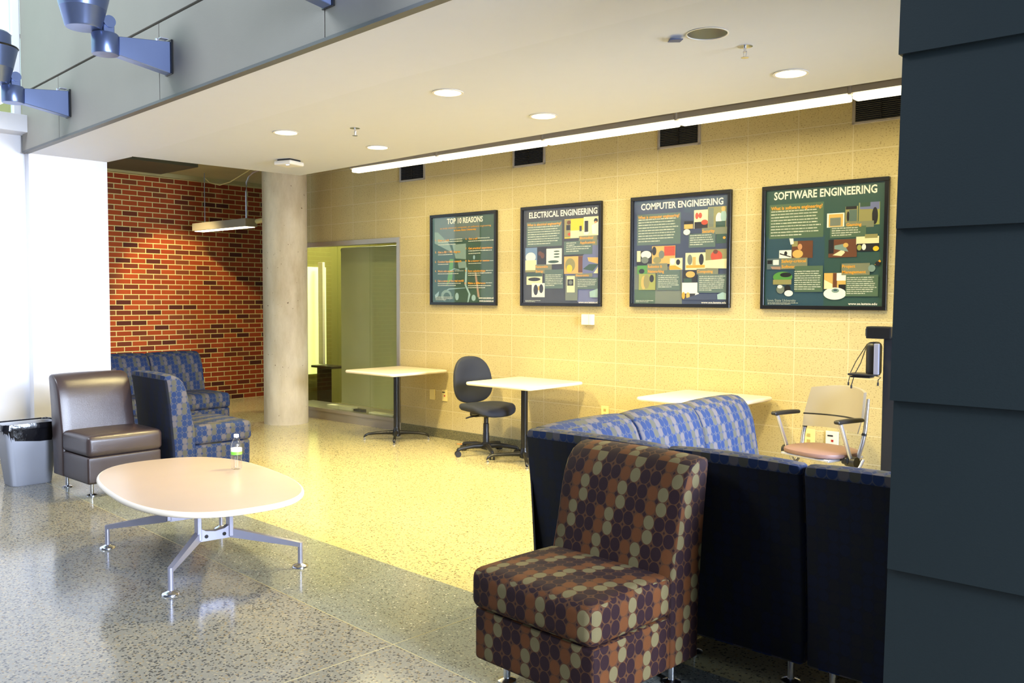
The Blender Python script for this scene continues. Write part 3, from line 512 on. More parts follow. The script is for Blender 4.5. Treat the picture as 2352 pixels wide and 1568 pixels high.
PC = {'g2': (56, 84, 66), 's1': (96, 112, 112), 's2': (128, 152, 142), 's3': (150, 180, 184), 'gr': (88, 150, 66), 'pk': (170, 140, 120), 'W': (246, 240, 226), 'w': (196, 200, 180), 'o': (238, 166, 36),
      'dk': (62, 64, 70), 'lv': (112, 118, 160), 'p1': (92, 112, 102), 'p2': (128, 132, 104), 'yl': (246, 200, 28), 'ol': (150, 144, 90), 'br': (110, 66, 36), 'bk': (34, 32, 30), 'rd': (200, 76, 34), 'cr': (236, 226, 178),
      'wh': (244, 242, 226), 'sk': (206, 150, 100), 'sb': (112, 140, 176), 'yo': (216, 176, 92), 'sm': (118, 126, 112), 'cy': (160, 190, 186), 'nv': (62, 72, 98), 'gn': (84, 108, 82), 'gl': (160, 164, 80),
      'tg': (50, 82, 74), 'tb': (46, 78, 92), 's': (150, 160, 150)}
def text_polys(txt, bold):
    cu = bpy.data.curves.new('lettering_curve', 'FONT'); cu.body = txt; cu.size = 1.0; cu.resolution_u = 2; cu.fill_mode = 'FRONT'
    if bold: cu.offset = 0.022
    o = bpy.data.objects.new('lettering_tmp', cu); COL.objects.link(o); bpy.context.view_layer.update()
    me = bpy.data.meshes.new_from_object(o.evaluated_get(bpy.context.evaluated_depsgraph_get()))
    vs = [tuple(v.co) for v in me.vertices]; fs = [tuple(p.vertices) for p in me.polygons]
    bpy.data.objects.remove(o); bpy.data.curves.remove(cu); bpy.data.meshes.remove(me)
    return vs, fs
def poster(k, x0, z0, label):
    W, H = 0.94, 0.93; fw = 0.028
    t = empty('framed_poster', (x0, 0, z0), label=label, cat='poster', group='framed posters on the block wall')
    bm = bmesh.new()
    for c, s in (((W / 2, -0.016, H - fw / 2), (W, 0.032, fw)), ((W / 2, -0.016, fw / 2), (W, 0.032, fw)), ((fw / 2, -0.016, H / 2), (fw, 0.032, H - 2 * fw)), ((W - fw / 2, -0.016, H / 2), (fw, 0.032, H - 2 * fw))): abox(bm, c, s, 0.002, 1)
    link_mesh('frame', bm, 'black_metal', parent=t)
    art = bmesh.new(); let = bmesh.new(); la = art.loops.layers.float_color.new('Col'); ll = let.loops.layers.float_color.new('Col')
    lay = [0]
    def face(bm_, layr, pts, key, j=1.0):
        y = -0.012 - 0.00012 * lay[0]
        f = bm_.faces.new([bm_.verts.new((x, y, z)) for x, z in pts]); c = srgb(*PC[key]); c = (c[0] * j, c[1] * j, c[2] * j, 1)
        for l in f.loops: l[layr] = c
    cl = lambda v, lo, hi: max(lo, min(hi, v))
    def clp(p): return (cl(p[0], fw, W - fw), cl(p[1], fw, H - fw))
    bgk = {0: 'g2', 1: 'dk', 2: 'nv', 3: 'tg'}[k]
    face(art, la, [(fw, fw), (W - fw, fw), (W - fw, H - fw), (fw, H - fw)], bgk)
    rnd = random.Random(k + 3)
    for it in PRINT[k]:
        lay[0] += 1; ty, key = it[0], it[1]
        if ty == 'r':
            (a, b_), (c, d) = it[2], it[3]; b_, d = max(b_, d), min(b_, d)
            face(art, la, [clp((a, d)), clp((c, d)), clp((c, b_)), clp((a, b_))], key)
        elif ty == 'e':
            (a, b_), (c, d) = it[2], it[3]
            face(art, la, [clp(((a + c) / 2 + (c - a) / 2 * math.cos(q * math.pi / 10), (b_ + d) / 2 + abs(b_ - d) / 2 * math.sin(q * math.pi / 10))) for q in range(20)], key)
        elif ty == 'p':
            face(art, la, [clp(p) for p in it[2]], key)
        elif ty == 'l':
            (a, b_), (c, d) = it[2], it[3]; n = it[4]; b_, d = max(b_, d), min(b_, d); ph = (b_ - d) / n
            for q in range(n):
                zt = b_ - q * ph; hh = min(ph * 0.42, 0.008); xe = c - rnd.random() * 0.12 * (c - a) if q < n - 1 else a + (c - a) * (0.45 + 0.3 * rnd.random()) if n > 1 else c
                x = a
                while x < xe - 0.004:
                    wl = min(0.012 + rnd.random() * 0.028, xe - x)
                    jz = 0.0012 * rnd.random()
                    face(let, ll, [(x, zt - hh - jz), (x + wl, zt - hh - jz), (x + wl, zt - jz), (x, zt - jz)], key, 0.85 + 0.3 * rnd.random()); x += wl + 0.0035
        elif ty == 't':
            (a, d), (c, b_) = it[2], it[3]; vs, fs = text_polys(it[4], key == 'W' or len(it[4]) < 32)
            xs = [v[0] for v in vs]; ys = [v[1] for v in vs]; mx0, mx1 = min(xs), max(xs)
            caph = 0.72; sx = (c - a) / (mx1 - mx0); sy = (b_ - d) / caph
            y = -0.012 - 0.00012 * lay[0] - 0.0005
            nv = [let.verts.new((a + (v[0] - mx0) * sx, y, d + v[1] * sy)) for v in vs]; c4 = srgb(*PC[key])
            for f in fs:
                try: ff = let.faces.new([nv[i] for i in f])
                except ValueError: continue
                for l in ff.loops: l[ll] = c4
    for nm, b2 in (('print', art), ('lettering', let)):
        me = bpy.data.meshes.new(nm); b2.to_mesh(me); b2.free(); me.materials.append(M['print'])
        for p in me.polygons:
            pass
        o = bpy.data.objects.new(nm, me); COL.objects.link(o); o.parent = t
    link_mesh('glazing', box((W / 2, -0.0235, H / 2), (W - 2 * fw + 0.004, 0.002, H - 2 * fw + 0.004)), 'poster_glass', parent=t)
    link_mesh('backing', box((W / 2, -0.005, H / 2), (W - 0.01, 0.01, H - 0.01)), 'black_plastic', parent=t)
poster(0, 0.500, 1.390, 'black framed green poster headed TOP 10 REASONS, nearest the office window')
poster(1, 1.755, 1.392, 'black framed dark grey poster headed ELECTRICAL ENGINEERING')
poster(2, 3.003, 1.394, 'black framed navy poster headed COMPUTER ENGINEERING')
poster(3, 4.203, 1.389, 'black framed teal poster headed SOFTWARE ENGINEERING, nearest the dark siding')

# ------------------------------------------------------------------ ceiling fixtures
def make_downlight():
    t = empty('downlight', (0, 0, CZ)); bm = bmesh.new()
    alathe(bm, [(0.083, 0.0), (0.098, -0.001), (0.1, -0.004), (0.098, -0.006), (0.084, -0.006), (0.083, 0.0)], (0, 0, 0), 40)
    link_mesh('trim_ring', bm, 'white_plastic', parent=t, smooth=True)
    link_mesh('lens', acyl(bmesh.new(), (0, 0, -0.0045), (0, 0, -0.0005), 0.083, n=40), 'diffuser', parent=t)
    return t
d0 = make_downlight()
dl = [((1.379, -2.37), 'lit round downlight nearest the white pier, in the front row'), ((3.288, -2.482), 'lit round downlight in the middle of the front row'),
      ((1.399, -1.474), 'lit round downlight above the white wireless access point, back row'), ((3.292, -1.552), 'lit round downlight in the middle of the back row'), ((5.096, -1.543), 'lit round downlight nearest the dark siding')]
for i, ((x, y), lb) in enumerate(dl):
    o = d0 if i == 0 else copy_tree(d0); place(o, (x, y, CZ), 0, lb, 'ceiling light', 'round recessed ceiling lights')
    lamp('downlight_lamp', 'SPOT', (x, y, CZ - 0.03), 270, WARM, (x, y, 0), spot_size=R(125), spot_blend=0.7, shadow_soft_size=0.08)
# the unlit downlight: a real recess in the ceiling with a bright reflector
cut = acyl(bmesh.new(), (5.109, -2.515, CZ - 0.1), (5.109, -2.515, CZ + 0.3), 0.1, n=48); cme = bpy.data.meshes.new('cutter'); cut.to_mesh(cme); cut.free()
co = bpy.data.objects.new('cutter', cme); COL.objects.link(co)
bo = ceil.modifiers.new('b', 'BOOLEAN'); bo.operation = 'DIFFERENCE'; bo.object = co; bo.solver = 'EXACT'
bpy.context.view_layer.update()
nm = bpy.data.meshes.new_from_object(ceil.evaluated_get(bpy.context.evaluated_depsgraph_get())); ceil.modifiers.clear(); ceil.data = nm
bpy.data.objects.remove(co)
t = empty('unlit_downlight', (5.109, -2.515, CZ), label='open unlit recessed downlight with a chrome reflector and a dangling flap', cat='ceiling light')
bm = bmesh.new(); alathe(bm, [(0.094, -0.001), (0.085, 0.05), (0.06, 0.12), (0.02, 0.15), (0.0005, 0.155)], (0, 0, 0), 40); link_mesh('reflector', bm, 'dark_chrome', parent=t, smooth=True)
bm = bmesh.new(); alathe(bm, [(0.095, 0.0), (0.102, -0.001), (0.103, -0.003), (0.101, -0.004), (0.096, -0.004), (0.095, 0.0)], (0, 0, 0), 40); link_mesh('trim_ring', bm, 'white_plastic', parent=t, smooth=True)
link_mesh('flap', abox(bmesh.new(), (-0.155, -0.035, -0.012), (0.10, 0.06, 0.003), rot=Matrix.Rotation(R(-50), 4, 'Z') @ Matrix.Rotation(R(8), 4, 'Y')), 'tape_blue', parent=t)
# sprinklers
def make_sprinkler():
    t = empty('sprinkler_head', (0, 0, CZ)); bm = bmesh.new()
    alathe(bm, [(0.038, 0.0), (0.038, -0.003), (0.012, -0.006)], (0, 0, 0), 24); link_mesh('escutcheon', bm, 'chrome', parent=t, smooth=True)
    bm = bmesh.new(); acyl(bm, (0, 0, -0.004), (0, 0, -0.03), 0.007, n=12); acyl(bm, (0.010, 0, -0.025), (0.004, 0, -0.055), 0.002, n=8); acyl(bm, (-0.010, 0, -0.025), (-0.004, 0, -0.055), 0.002, n=8); acyl(bm, (0, 0, -0.055), (0, 0, -0.058), 0.020, n=16)
    link_mesh('nozzle', bm, 'chrome', parent=t, smooth=True); return t
s0 = make_sprinkler(); place(s0, (5.148, -2.201, CZ), 0, 'sprinkler head beside the open unlit downlight', 'sprinkler', 'ceiling sprinklers')
s1 = copy_tree(s0); place(s1, (1.927, -2.132, CZ), 0, 'sprinkler head between the lit downlights at the far end of the ceiling', 'sprinkler', 'ceiling sprinklers')
# access point
t = empty('access_point', (0.225, -1.56, CZ), R(15), 'white rounded access point with a blue status light on the ceiling corner', 'access point')
link_mesh('mount', box((0, 0, -0.008), (0.15, 0.15, 0.016), 0.004), 'black_plastic', parent=t)
link_mesh('housing', box((0, 0, -0.035), (0.20, 0.20, 0.04), 0.018, 4), 'white_plastic', parent=t, smooth=True)
link_mesh('status_light', box((0.045, -0.07, -0.0565), (0.03, 0.01, 0.004), 0.001), 'led_blue', parent=t)

# linear fixture along the ceiling edge
def make_linear(L, fixture='linear_light', w=0.105, h=0.085):
    t = empty(fixture, (0, 0, 0))
    bm = bmesh.new()
    v = [(-w / 2, 0.0), (-w / 2, h * 0.45), (-w / 2 + 0.012, h), (w / 2 - 0.012, h), (w / 2, h * 0.45), (w / 2, 0.0)]
    a = [bm.verts.new((0.012, y, z)) for y, z in v]; b_ = [bm.verts.new((L - 0.012, y, z)) for y, z in v]
    bm.faces.new(a); bm.faces.new(b_[::-1])
    for i in range(6): bm.faces.new((a[i], b_[i], b_[(i + 1) % 6], a[(i + 1) % 6]))
    link_mesh('housing', bm, 'aluminium', parent=t)
    link_mesh('lens', box((L / 2, 0, -0.02), (L - 0.03, w - 0.012, 0.04), 0.012), 'tube_light', parent=t)
    bm = bmesh.new(); abox(bm, (0.0, 0, h / 2 - 0.002), (0.022, w + 0.004, h + 0.012), 0.003, 1)
    link_mesh('joint_bracket', bm, 'aluminium', parent=t)
    bm = bmesh.new(); acyl(bm, (0.0, 0, h), (0.0, 0, 0.344), 0.005, n=10); link_mesh('hanger', bm, 'silver_tube', parent=t)
    return t
l0 = make_linear(1.25)
for i, x in enumerate((0.14, 1.39, 2.64, 3.89, 5.14)):
    o = l0 if i == 0 else copy_tree(l0)
    lamp('linear_lamp', 'AREA', (x + 0.625, -0.73, 2.705), 17, (1.0, 0.87, 0.48), (x + 0.625, -0.73, 0), shape='RECTANGLE', size=1.2, size_y=0.09)
    place(o, (x, -0.73, 2.756), 0, ['far left end section of the lit linear fixture, above the office window corner', 'second lit linear fixture section from its far left end', 'lit linear fixture section above the electrical engineering poster', 'lit linear fixture section above the computer engineering poster', 'lit linear fixture section running behind the dark siding'][i], 'linear light', 'linear lights along the ceiling edge')

# hanging fixture by the brick wall
t = empty('pendant_light', (-3.74, -0.30, 2.33), label='white box pendant light hanging in front of the brick wall', cat='pendant light')
bm = bmesh.new(); abox(bm, (0.65, 0, 0.058), (1.30, 0.17, 0.10), 0.004, 1); link_mesh('housing', bm, 'pendant_body', parent=t)
link_mesh('lens', box((0.65, 0, 0.004), (1.24, 0.13, 0.008)), 'pendant_lens', parent=t)
link_mesh('rod', acyl(bmesh.new(), (0.18, 0, 0.108), (0.18, 0, 0.77), 0.006, n=10), 'silver_tube', parent=t)
link_mesh('conduit', atube(bmesh.new(), [(1.19, 0, 0.108), (1.19, 0, 0.45), (1.20, 0, 0.56), (1.26, 0, 0.63), (1.36, 0, 0.67), (1.60, 0, 0.70)], 0.013, 10), 'silver_tube', parent=t)
link_mesh('cable', atube(bmesh.new(), [(0.18, 0.01, 0.70), (0.30, 0.01, 0.63), (0.55, 0.01, 0.58), (0.80, 0.01, 0.60), (1.05, 0.01, 0.66), (1.30, 0.01, 0.72)], 0.006, 8), 'ivory', parent=t)
lamp('brick_wall_lamp', 'SPOT', (-2.95, -1.30, 3.05), 420, (1.0, 0.78, 0.38), (-4.07, -0.02, 0.65), spot_size=R(64), spot_blend=0.4, shadow_soft_size=0.10)
tag(link_mesh('conduit_pipe', acyl(bmesh.new(), (-2.36, -0.27, 2.40), (-1.70, -0.40, 2.40), 0.03), 'ivory'), 'ivory pipe stub running behind the round concrete column', 'pipe')

# bracket-mounted uplights on the fascia
def make_uplight():
    t = empty('bracket_uplight', (0, 0, 0))
    link_mesh('wall_plate', box((0, -0.006, 0.0), (0.105, 0.012, 0.215), 0.002, 1), 'black_metal', parent=t)
    bm = bmesh.new()
    w = 0.075
    v = [(0, -0.012, -0.105), (0, -0.012, 0.095), (0, -0.33, 0.062), (0, -0.33, -0.052)]
    a = [bm.verts.new((-w / 2, y, z)) for _, y, z in v]; b_ = [bm.verts.new((w / 2, y, z)) for _, y, z in v]
    bm.faces.new(a); bm.faces.new(b_[::-1])
    for i in range(4): bm.faces.new((a[i], b_[i], b_[(i + 1) % 4], a[(i + 1) % 4]))
    bmesh.ops.bevel(bm, geom=bm.edges[:], offset=0.003, segments=1, affect='EDGES')
    link_mesh('arm', bm, 'blue_metal', parent=t)
    bm = bmesh.new(); alathe(bm, [(0.074, -0.056), (0.077, -0.05), (0.077, 0.064), (0.072, 0.07)], (0, -0.40, 0), 36); link_mesh('hub', bm, 'blue_metal', parent=t, smooth=True)
    bm = bmesh.new(); abox(bm, (0, -0.385, 0.10), (0.06, 0.065, 0.075), 0.004, 1); acyl(bm, (-0.042, -0.385, 0.14), (0.042, -0.385, 0.14), 0.036, n=28); link_mesh('swivel', bm, 'blue_metal', parent=t, smooth=True)
    bm = bmesh.new()
    alathe(bm, [(0.001, 0.0), (0.095, 0.004), (0.102, 0.012), (0.128, 0.115), (0.130, 0.117), (0.130, 0.120), (0.158, 0.24), (0.163, 0.262), (0.158, 0.270), (0.120, 0.285), (0.118, 0.37), (0.10, 0.385)], (0, -0.525, 0.072), 48)
    h_ = link_mesh('lamp_housing', bm, 'blue_metal', parent=t, smooth=True)
    bm = bmesh.new(); alathe(bm, [(0.164, 0.262), (0.170, 0.268), (0.164, 0.276)], (0, -0.525, 0.072), 48); link_mesh('rim', bm, 'black_metal', parent=h_, smooth=True)
    bm = bmesh.new(); abox(bm, (0.005, -0.045, 0.112), (0.05, 0.05, 0.006)); abox(bm, (0, -0.08, 0.100), (0.02, 0.02, 0.02), 0.004); link_mesh('cable_clip', bm, 'silver_tube', parent=t)
    return t
u0 = make_uplight()
for i, (x, z, lb) in enumerate(((1.825, 2.99, 'blue grey bracket uplight on the fascia, whole arm and tapered housing in view'), (-0.045, 2.985, 'blue grey bracket uplight on the fascia at the left edge of the photo'), (3.66, 2.995, 'blue grey bracket arm at the top edge, above the start of the ceiling'))):
    o = u0 if i == 0 else copy_tree(u0)
    place(o, (x, fy(x) - 0.03, z), fang, lb, 'wall light', 'bracket uplights on the fascia')

# ------------------------------------------------------------------ upholstered lounge units
def rbox(bm, c, s, r, n=10, crown=0.0, crown_front=0.0, rz=0.0, mi=0):
    """rounded box with softly crowned top (and front, -y)"""
    h = [s[0] / 2, s[1] / 2, s[2] / 2]; r = min(r, *h); vmap = {}
    cs, sn = math.cos(rz), math.sin(rz)
    def coords(hh):
        out = [-hh, -hh + r * 0.3, -hh + r * 0.7]
        k = max(2, n); a = -hh + r
        out += [a + (2 * (hh - r)) * i / k for i in range(k + 1)]
        out += [hh - r * 0.7, hh - r * 0.3, hh]
        o2 = []
        for v in out:
            if not o2 or v - o2[-1] > 1e-6: o2.append(v)
        return o2
    g = [coords(x) for x in h]
    def vert(p):
        key = tuple(round(x, 6) for x in p)
        if key in vmap: return vmap[key]
        q = Vector([max(-h[i] + r, min(h[i] - r, p[i])) for i in range(3)]); d = Vector(p) - q
        if d.length > 1e-9: d = d.normalized() * r
        v = q + d
        fx = max(0, 1 - (v.x / h[0]) ** 2); fy_ = max(0, 1 - (v.y / h[1]) ** 2); fz = max(0, 1 - (v.z / h[2]) ** 2)
        if v.z > 0: v.z += crown * fx ** 0.6 * fy_ ** 0.6 * (v.z / h[2])
        if v.y < 0: v.y -= crown_front * fx ** 0.6 * fz ** 0.6
        v = Vector((v.x * cs - v.y * sn, v.x * sn + v.y * cs, v.z)) + Vector(c)
        b = bm.verts.new(v); vmap[key] = b; return b
    for ax in range(3):
        o1, o2 = [i for i in range(3) if i != ax]
        for sg in (-1, 1):
            for i in range(len(g[o1]) - 1):
                for j in range(len(g[o2]) - 1):
                    ps = []
                    for (a, b) in ((i, j), (i + 1, j), (i + 1, j + 1), (i, j + 1)):
                        p = [0, 0, 0]; p[ax] = sg * h[ax]; p[o1] = g[o1][a]; p[o2] = g[o2][b]; ps.append(vert(p))
                    if len(set(ps)) == 4:
                        f = bm.faces.new(ps if (sg > 0) else ps[::-1]); f.material_index = mi
    return bm
BACK = [(-0.035, 0.105), (-0.03, 0.30), (-0.005, 0.60), (0.020, 0.80), (0.026, 0.835), (0.018, 0.855), (-0.004, 0.862), (-0.045, 0.858), (-0.085, 0.838), (-0.118, 0.80), (-0.142, 0.745), (-0.158, 0.68), (-0.172, 0.60), (-0.188, 0.52), (-0.208, 0.45), (-0.215, 0.42), (-0.215, 0.105)]
def back_mesh(w, D=0.72, nx=8, crown=0.012, trim=0.0):
    """backrest extruded across the width, profile (distance from rear, height), soft edges"""
    bm = bmesh.new(); e = 0.014; n = len(BACK)
    cy = sum(p[0] for p in BACK) / n; cz = 0.5
    xs = [-w / 2, -w / 2 + e * 0.35, -w / 2 + e] + [(-w / 2 + e) + (w - 2 * e) * i / nx for i in range(1, nx)] + [w / 2 - e, w / 2 - e * 0.35, w / 2]
    ins = [e, e * 0.35, 0] + [0] * (nx - 1) + [0, e * 0.35, e]
    rings = []
    for x, s_ in zip(xs, ins):
        ring = []
        for i, (y, z) in enumerate(BACK):
            a = BACK[(i - 1) % n]; b_ = BACK[(i + 1) % n]; t = Vector((b_[0] - a[0], b_[1] - a[1])); nn = Vector((t.y, -t.x)).normalized()
            cr = crown * max(0, 1 - (2 * x / w) ** 2) ** 0.5 if 5 <= i <= 13 else 0
            ring.append(bm.verts.new((x, D / 2 + y - nn.x * (s_ - cr) , z - nn.y * (s_ - cr))))
        rings.append(ring)
    for a, b_ in zip(rings[:-1], rings[1:]):
        for i in range(n): bm.faces.new((a[i], a[(i + 1) % n], b_[(i + 1) % n], b_[i]))
    bm.faces.new(rings[0]); bm.faces.new(rings[-1][::-1])
    return bm
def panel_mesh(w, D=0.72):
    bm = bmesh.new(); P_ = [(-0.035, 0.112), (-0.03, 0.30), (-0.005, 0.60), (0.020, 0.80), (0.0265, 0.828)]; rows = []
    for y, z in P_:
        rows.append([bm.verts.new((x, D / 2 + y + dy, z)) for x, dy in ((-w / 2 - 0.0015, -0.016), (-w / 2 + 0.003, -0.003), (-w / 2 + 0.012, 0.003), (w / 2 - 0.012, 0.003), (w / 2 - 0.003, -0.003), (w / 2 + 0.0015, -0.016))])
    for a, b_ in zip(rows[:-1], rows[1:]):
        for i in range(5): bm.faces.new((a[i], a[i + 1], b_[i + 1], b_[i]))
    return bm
def leg_mesh(x, y, h=0.105):
    bm = bmesh.new(); alathe(bm, [(0.036, 0.0), (0.036, 0.006), (0.020, 0.012), (0.0135, 0.014), (0.0135, h)], (x, y, 0), 24); return bm
def lounge(mat, w=0.60, D=0.72, name='lounge_chair'):
    t = empty(name, (0, 0, 0)); sd = D - 0.205
    link_mesh('base', rbox(bmesh.new(), (0, -D / 2 + sd / 2 + 0.006, 0.20), (w - 0.012, sd - 0.012, 0.20), 0.018, 6), mat, parent=t, smooth=True)
    link_mesh('seat_cushion', rbox(bmesh.new(), (0, -D / 2 + sd / 2, 0.376), (w, sd + 0.01, 0.152), 0.036, 10, crown=0.016, crown_front=0.01), mat, parent=t, smooth=True)
    link_mesh('backrest', back_mesh(w, D), mat, parent=t, smooth=True)
    if mat == 'blue_circles': link_mesh('shadowed_back', panel_mesh(w, D), 'shadowed_cloth', parent=t, smooth=True)  # added dark sheet over the outer back, shadow put into its colour
    for sx in (-1, 1):
        link_mesh('leg', leg_mesh(sx * (w / 2 - 0.075), -D / 2 + 0.12), 'chrome', parent=t, smooth=True)
        link_mesh('leg', leg_mesh(sx * (w / 2 - 0.075), D / 2 - 0.10), 'chrome', parent=t, smooth=True)
    return t
place(lounge('orange_circles', 0.60, 0.66), (5.300, -3.695, 0), R(-3.5), 'armless chair in maroon, orange and cream circle fabric behind the dark sofa back', 'chair')
place(lounge('leather', 0.565, 0.66), (0.49, -3.402, 0), R(90), 'brown leather armless chair beside the grey waste bin', 'chair')
place(lounge('blue_circles', 0.65, 0.69), (0.565, -2.728, 0), R(176), 'navy circle-patterned armless chair turned away, beside the brown leather chair', 'chair')
proto = []
first = [lounge('blue_circles', 0.62, name='sofa_unit')]
def bl(loc, rz, lb, grp):
    o = first.pop() if first else copy_tree(proto[0])
    if not proto: proto.append(o)
    o.scale = (1, 1, 1)
    return place(o, loc, rz, lb, 'sofa unit', grp)
o = bl((-1.46, -1.695, 0), R(90), 'dark patterned sofa unit against the brick wall, nearer the column', 'sofa units by the brick wall')
o.scale = (0.94, 1, 1)
o = bl((-1.46, -2.284, 0), R(90), 'dark patterned sofa unit by the brick wall, partly hidden by the white pier', 'sofa units by the brick wall')
o.scale = (0.94, 1, 1); proto[0] = o
# light blue sectional on the right
bl((5.00, -1.607, 0), R(90), 'far end unit of the blue circle-patterned sofa, nearest the pedestal table', 'units of the blue corner sofa')
bl((5.00, -2.231, 0), R(90), 'middle unit of the three blue sofa backs facing the window light', 'units of the blue corner sofa')
b2 = lounge('blue_circles', 0.57, name='sofa_unit')
place(b2, (5.665, -2.905, 0), R(180), 'sofa unit with its shadow-darkened back directly behind the orange circle chair', 'sofa unit', 'units of the blue corner sofa')
place(copy_tree(b2), (6.246, -2.905, 0), R(180), 'sofa unit with its shadow-darkened back running behind the dark siding', 'sofa unit', 'units of the blue corner sofa')
t = empty('corner_sofa_unit', (5.00, -2.91, 0), 0, 'corner unit of the blue sofa, its dark outer corner left of the orange chair', 'sofa unit', 'units of the blue corner sofa')
link_mesh('base', rbox(bmesh.new(), (0.09, 0.09, 0.20), (0.52, 0.52, 0.20), 0.018, 6), 'blue_circles', parent=t, smooth=True)
link_mesh('seat_cushion', rbox(bmesh.new(), (0.095, 0.095, 0.376), (0.52, 0.52, 0.152), 0.036, 8, crown=0.014), 'blue_circles', parent=t, smooth=True)
bm = back_mesh(0.72, 0.72); bm.transform(Matrix.Rotation(R(180), 4, 'Z')); link_mesh('backrest', bm, 'blue_circles', parent=t, smooth=True)
bm = back_mesh(0.66, 0.72); bm.transform(Matrix.Translation((0.028, 0, 0))); bm.transform(Matrix.Rotation(R(90), 4, 'Z')); link_mesh('backrest', bm, 'blue_circles', parent=t, smooth=True)
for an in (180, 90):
    bm = panel_mesh(0.72); bm.transform(Matrix.Rotation(R(an), 4, 'Z')); link_mesh('shadowed_back', bm, 'shadowed_cloth', parent=t, smooth=True)
for x, y in ((-0.28, -0.28), (0.26, -0.28), (-0.28, 0.26), (0.26, 0.26)): link_mesh('leg', leg_mesh(x, y), 'chrome', parent=t, smooth=True)

# ------------------------------------------------------------------ pedestal tables
def rrect(w, d, r, n=8):
    pts = []
    for cx, cy, a0 in ((w / 2 - r, d / 2 - r, 0), (-w / 2 + r, d / 2 - r, 90), (-w / 2 + r, -d / 2 + r, 180), (w / 2 - r, -d / 2 + r, 270)):
        for k in range(n + 1):
            a = R(a0 + 90 * k / n); pts.append((cx + r * math.cos(a), cy + r * math.sin(a)))
    return pts
def slab_top(bm, pts, z0, z1, b, n=4):
    """top with a rounded edge: stacked insets of the outline"""
    c = (sum(p[0] for p in pts) / len(pts), sum(p[1] for p in pts) / len(pts)); rings = []
    N = len(pts); prof = []
    zm = (z0 + z1) / 2; hh = (z1 - z0) / 2
    for k in range(2 * n + 1):
        a = R(-90 + 180 * k / (2 * n)); prof.append((b * (1 - math.cos(a)), zm + hh * math.sin(a)))
    for ins, z in prof:
        ring = []
        for i, p in enumerate(pts):
            a = pts[(i - 1) % N]; q = pts[(i + 1) % N]; t = Vector((q[0] - a[0], q[1] - a[1])); nn = Vector((t.y, -t.x)).normalized()
            ring.append(bm.verts.new((p[0] - nn.x * ins, p[1] - nn.y * ins, z)))
        rings.append(ring)
    for a, q in zip(rings[:-1], rings[1:]):
        for i in range(N): bm.faces.new((a[i], a[(i + 1) % N], q[(i + 1) % N], q[i]))
    bm.faces.new(rings[0][::-1]); bm.faces.new(rings[-1]); return bm
def make_table():
    t = empty('pedestal_table', (0, 0, 0))
    link_mesh('tabletop', slab_top(bmesh.new(), rrect(0.765, 0.765, 0.05), 0.692, 0.722, 0.014), 'laminate', parent=t, smooth=True)
    link_mesh('mounting_plate', box((0, 0, 0.687), (0.30, 0.30, 0.010), 0.003), 'black_metal', parent=t)
    bm = bmesh.new(); acyl(bm, (0, 0, 0.06), (0, 0, 0.684), 0.026, n=28)
    for k in range(4):
        a = R(45 + 90 * k); acyl(bm, (0.0235 * math.cos(a), 0.0235 * math.sin(a), 0.065), (0.0235 * math.cos(a), 0.0235 * math.sin(a), 0.68), 0.0065, n=8)
    link_mesh('pole', bm, 'black_metal', parent=t, smooth=True)
    bm = bmesh.new(); alathe(bm, [(0.03, 0.035), (0.042, 0.045), (0.042, 0.085), (0.032, 0.11), (0.027, 0.13)], (0, 0, 0), 28); link_mesh('hub', bm, 'black_metal', parent=t, smooth=True)
    for k in range(4):
        a = 45 + 90 * k; rot = Matrix.Rotation(R(a), 4, 'Z'); bm = bmesh.new()
        st = [(0.035, 0.075, 0.046, 0.022), (0.12, 0.073, 0.036, 0.019), (0.22, 0.068, 0.030, 0.017), (0.29, 0.060, 0.026, 0.016), (0.325, 0.042, 0.030, 0.016), (0.338, 0.028, 0.020, 0.013)]
        rings = []
        for x, z, hh, ww in st:
            rings.append([bm.verts.new(rot @ Vector((x, math.cos(R(q)) * ww, z + math.sin(R(q)) * hh / 2))) for q in range(0, 360, 36)])
        for r0, r1 in zip(rings[:-1], rings[1:]):
            for i in range(10): bm.faces.new((r0[i], r0[(i + 1) % 10], r1[(i + 1) % 10], r1[i]))
        bm.faces.new(rings[0][::-1]); bm.faces.new(rings[-1])
        lg = link_mesh('foot', bm, 'black_metal', parent=t, smooth=True)
        bm = bmesh.new(); alathe(bm, [(0.018, 0.0), (0.018, 0.006), (0.008, 0.012), (0.008, 0.03)], tuple(rot @ Vector((0.328, 0, 0))), 16)
        link_mesh('leveller', bm, 'chrome', parent=lg, smooth=True)
    return t
t0 = make_table()
for i, ((x, y), lb) in enumerate((((0.39, -0.395), 'square pedestal table in front of the office window shade'), ((2.175, -0.445), 'square pedestal table with the black task chair tucked beside it'), ((3.945, -0.40), 'square pedestal table behind the light blue sofa backs'))):
    o = t0 if i == 0 else copy_tree(t0); place(o, (x, y, 0), 0, lb, 'table', 'square pedestal tables along the block wall')

# ------------------------------------------------------------------ black task chair
t = empty('task_chair', (1.655, -0.39, 0), R(78), 'black armless task chair on casters at the second pedestal table', 'chair')
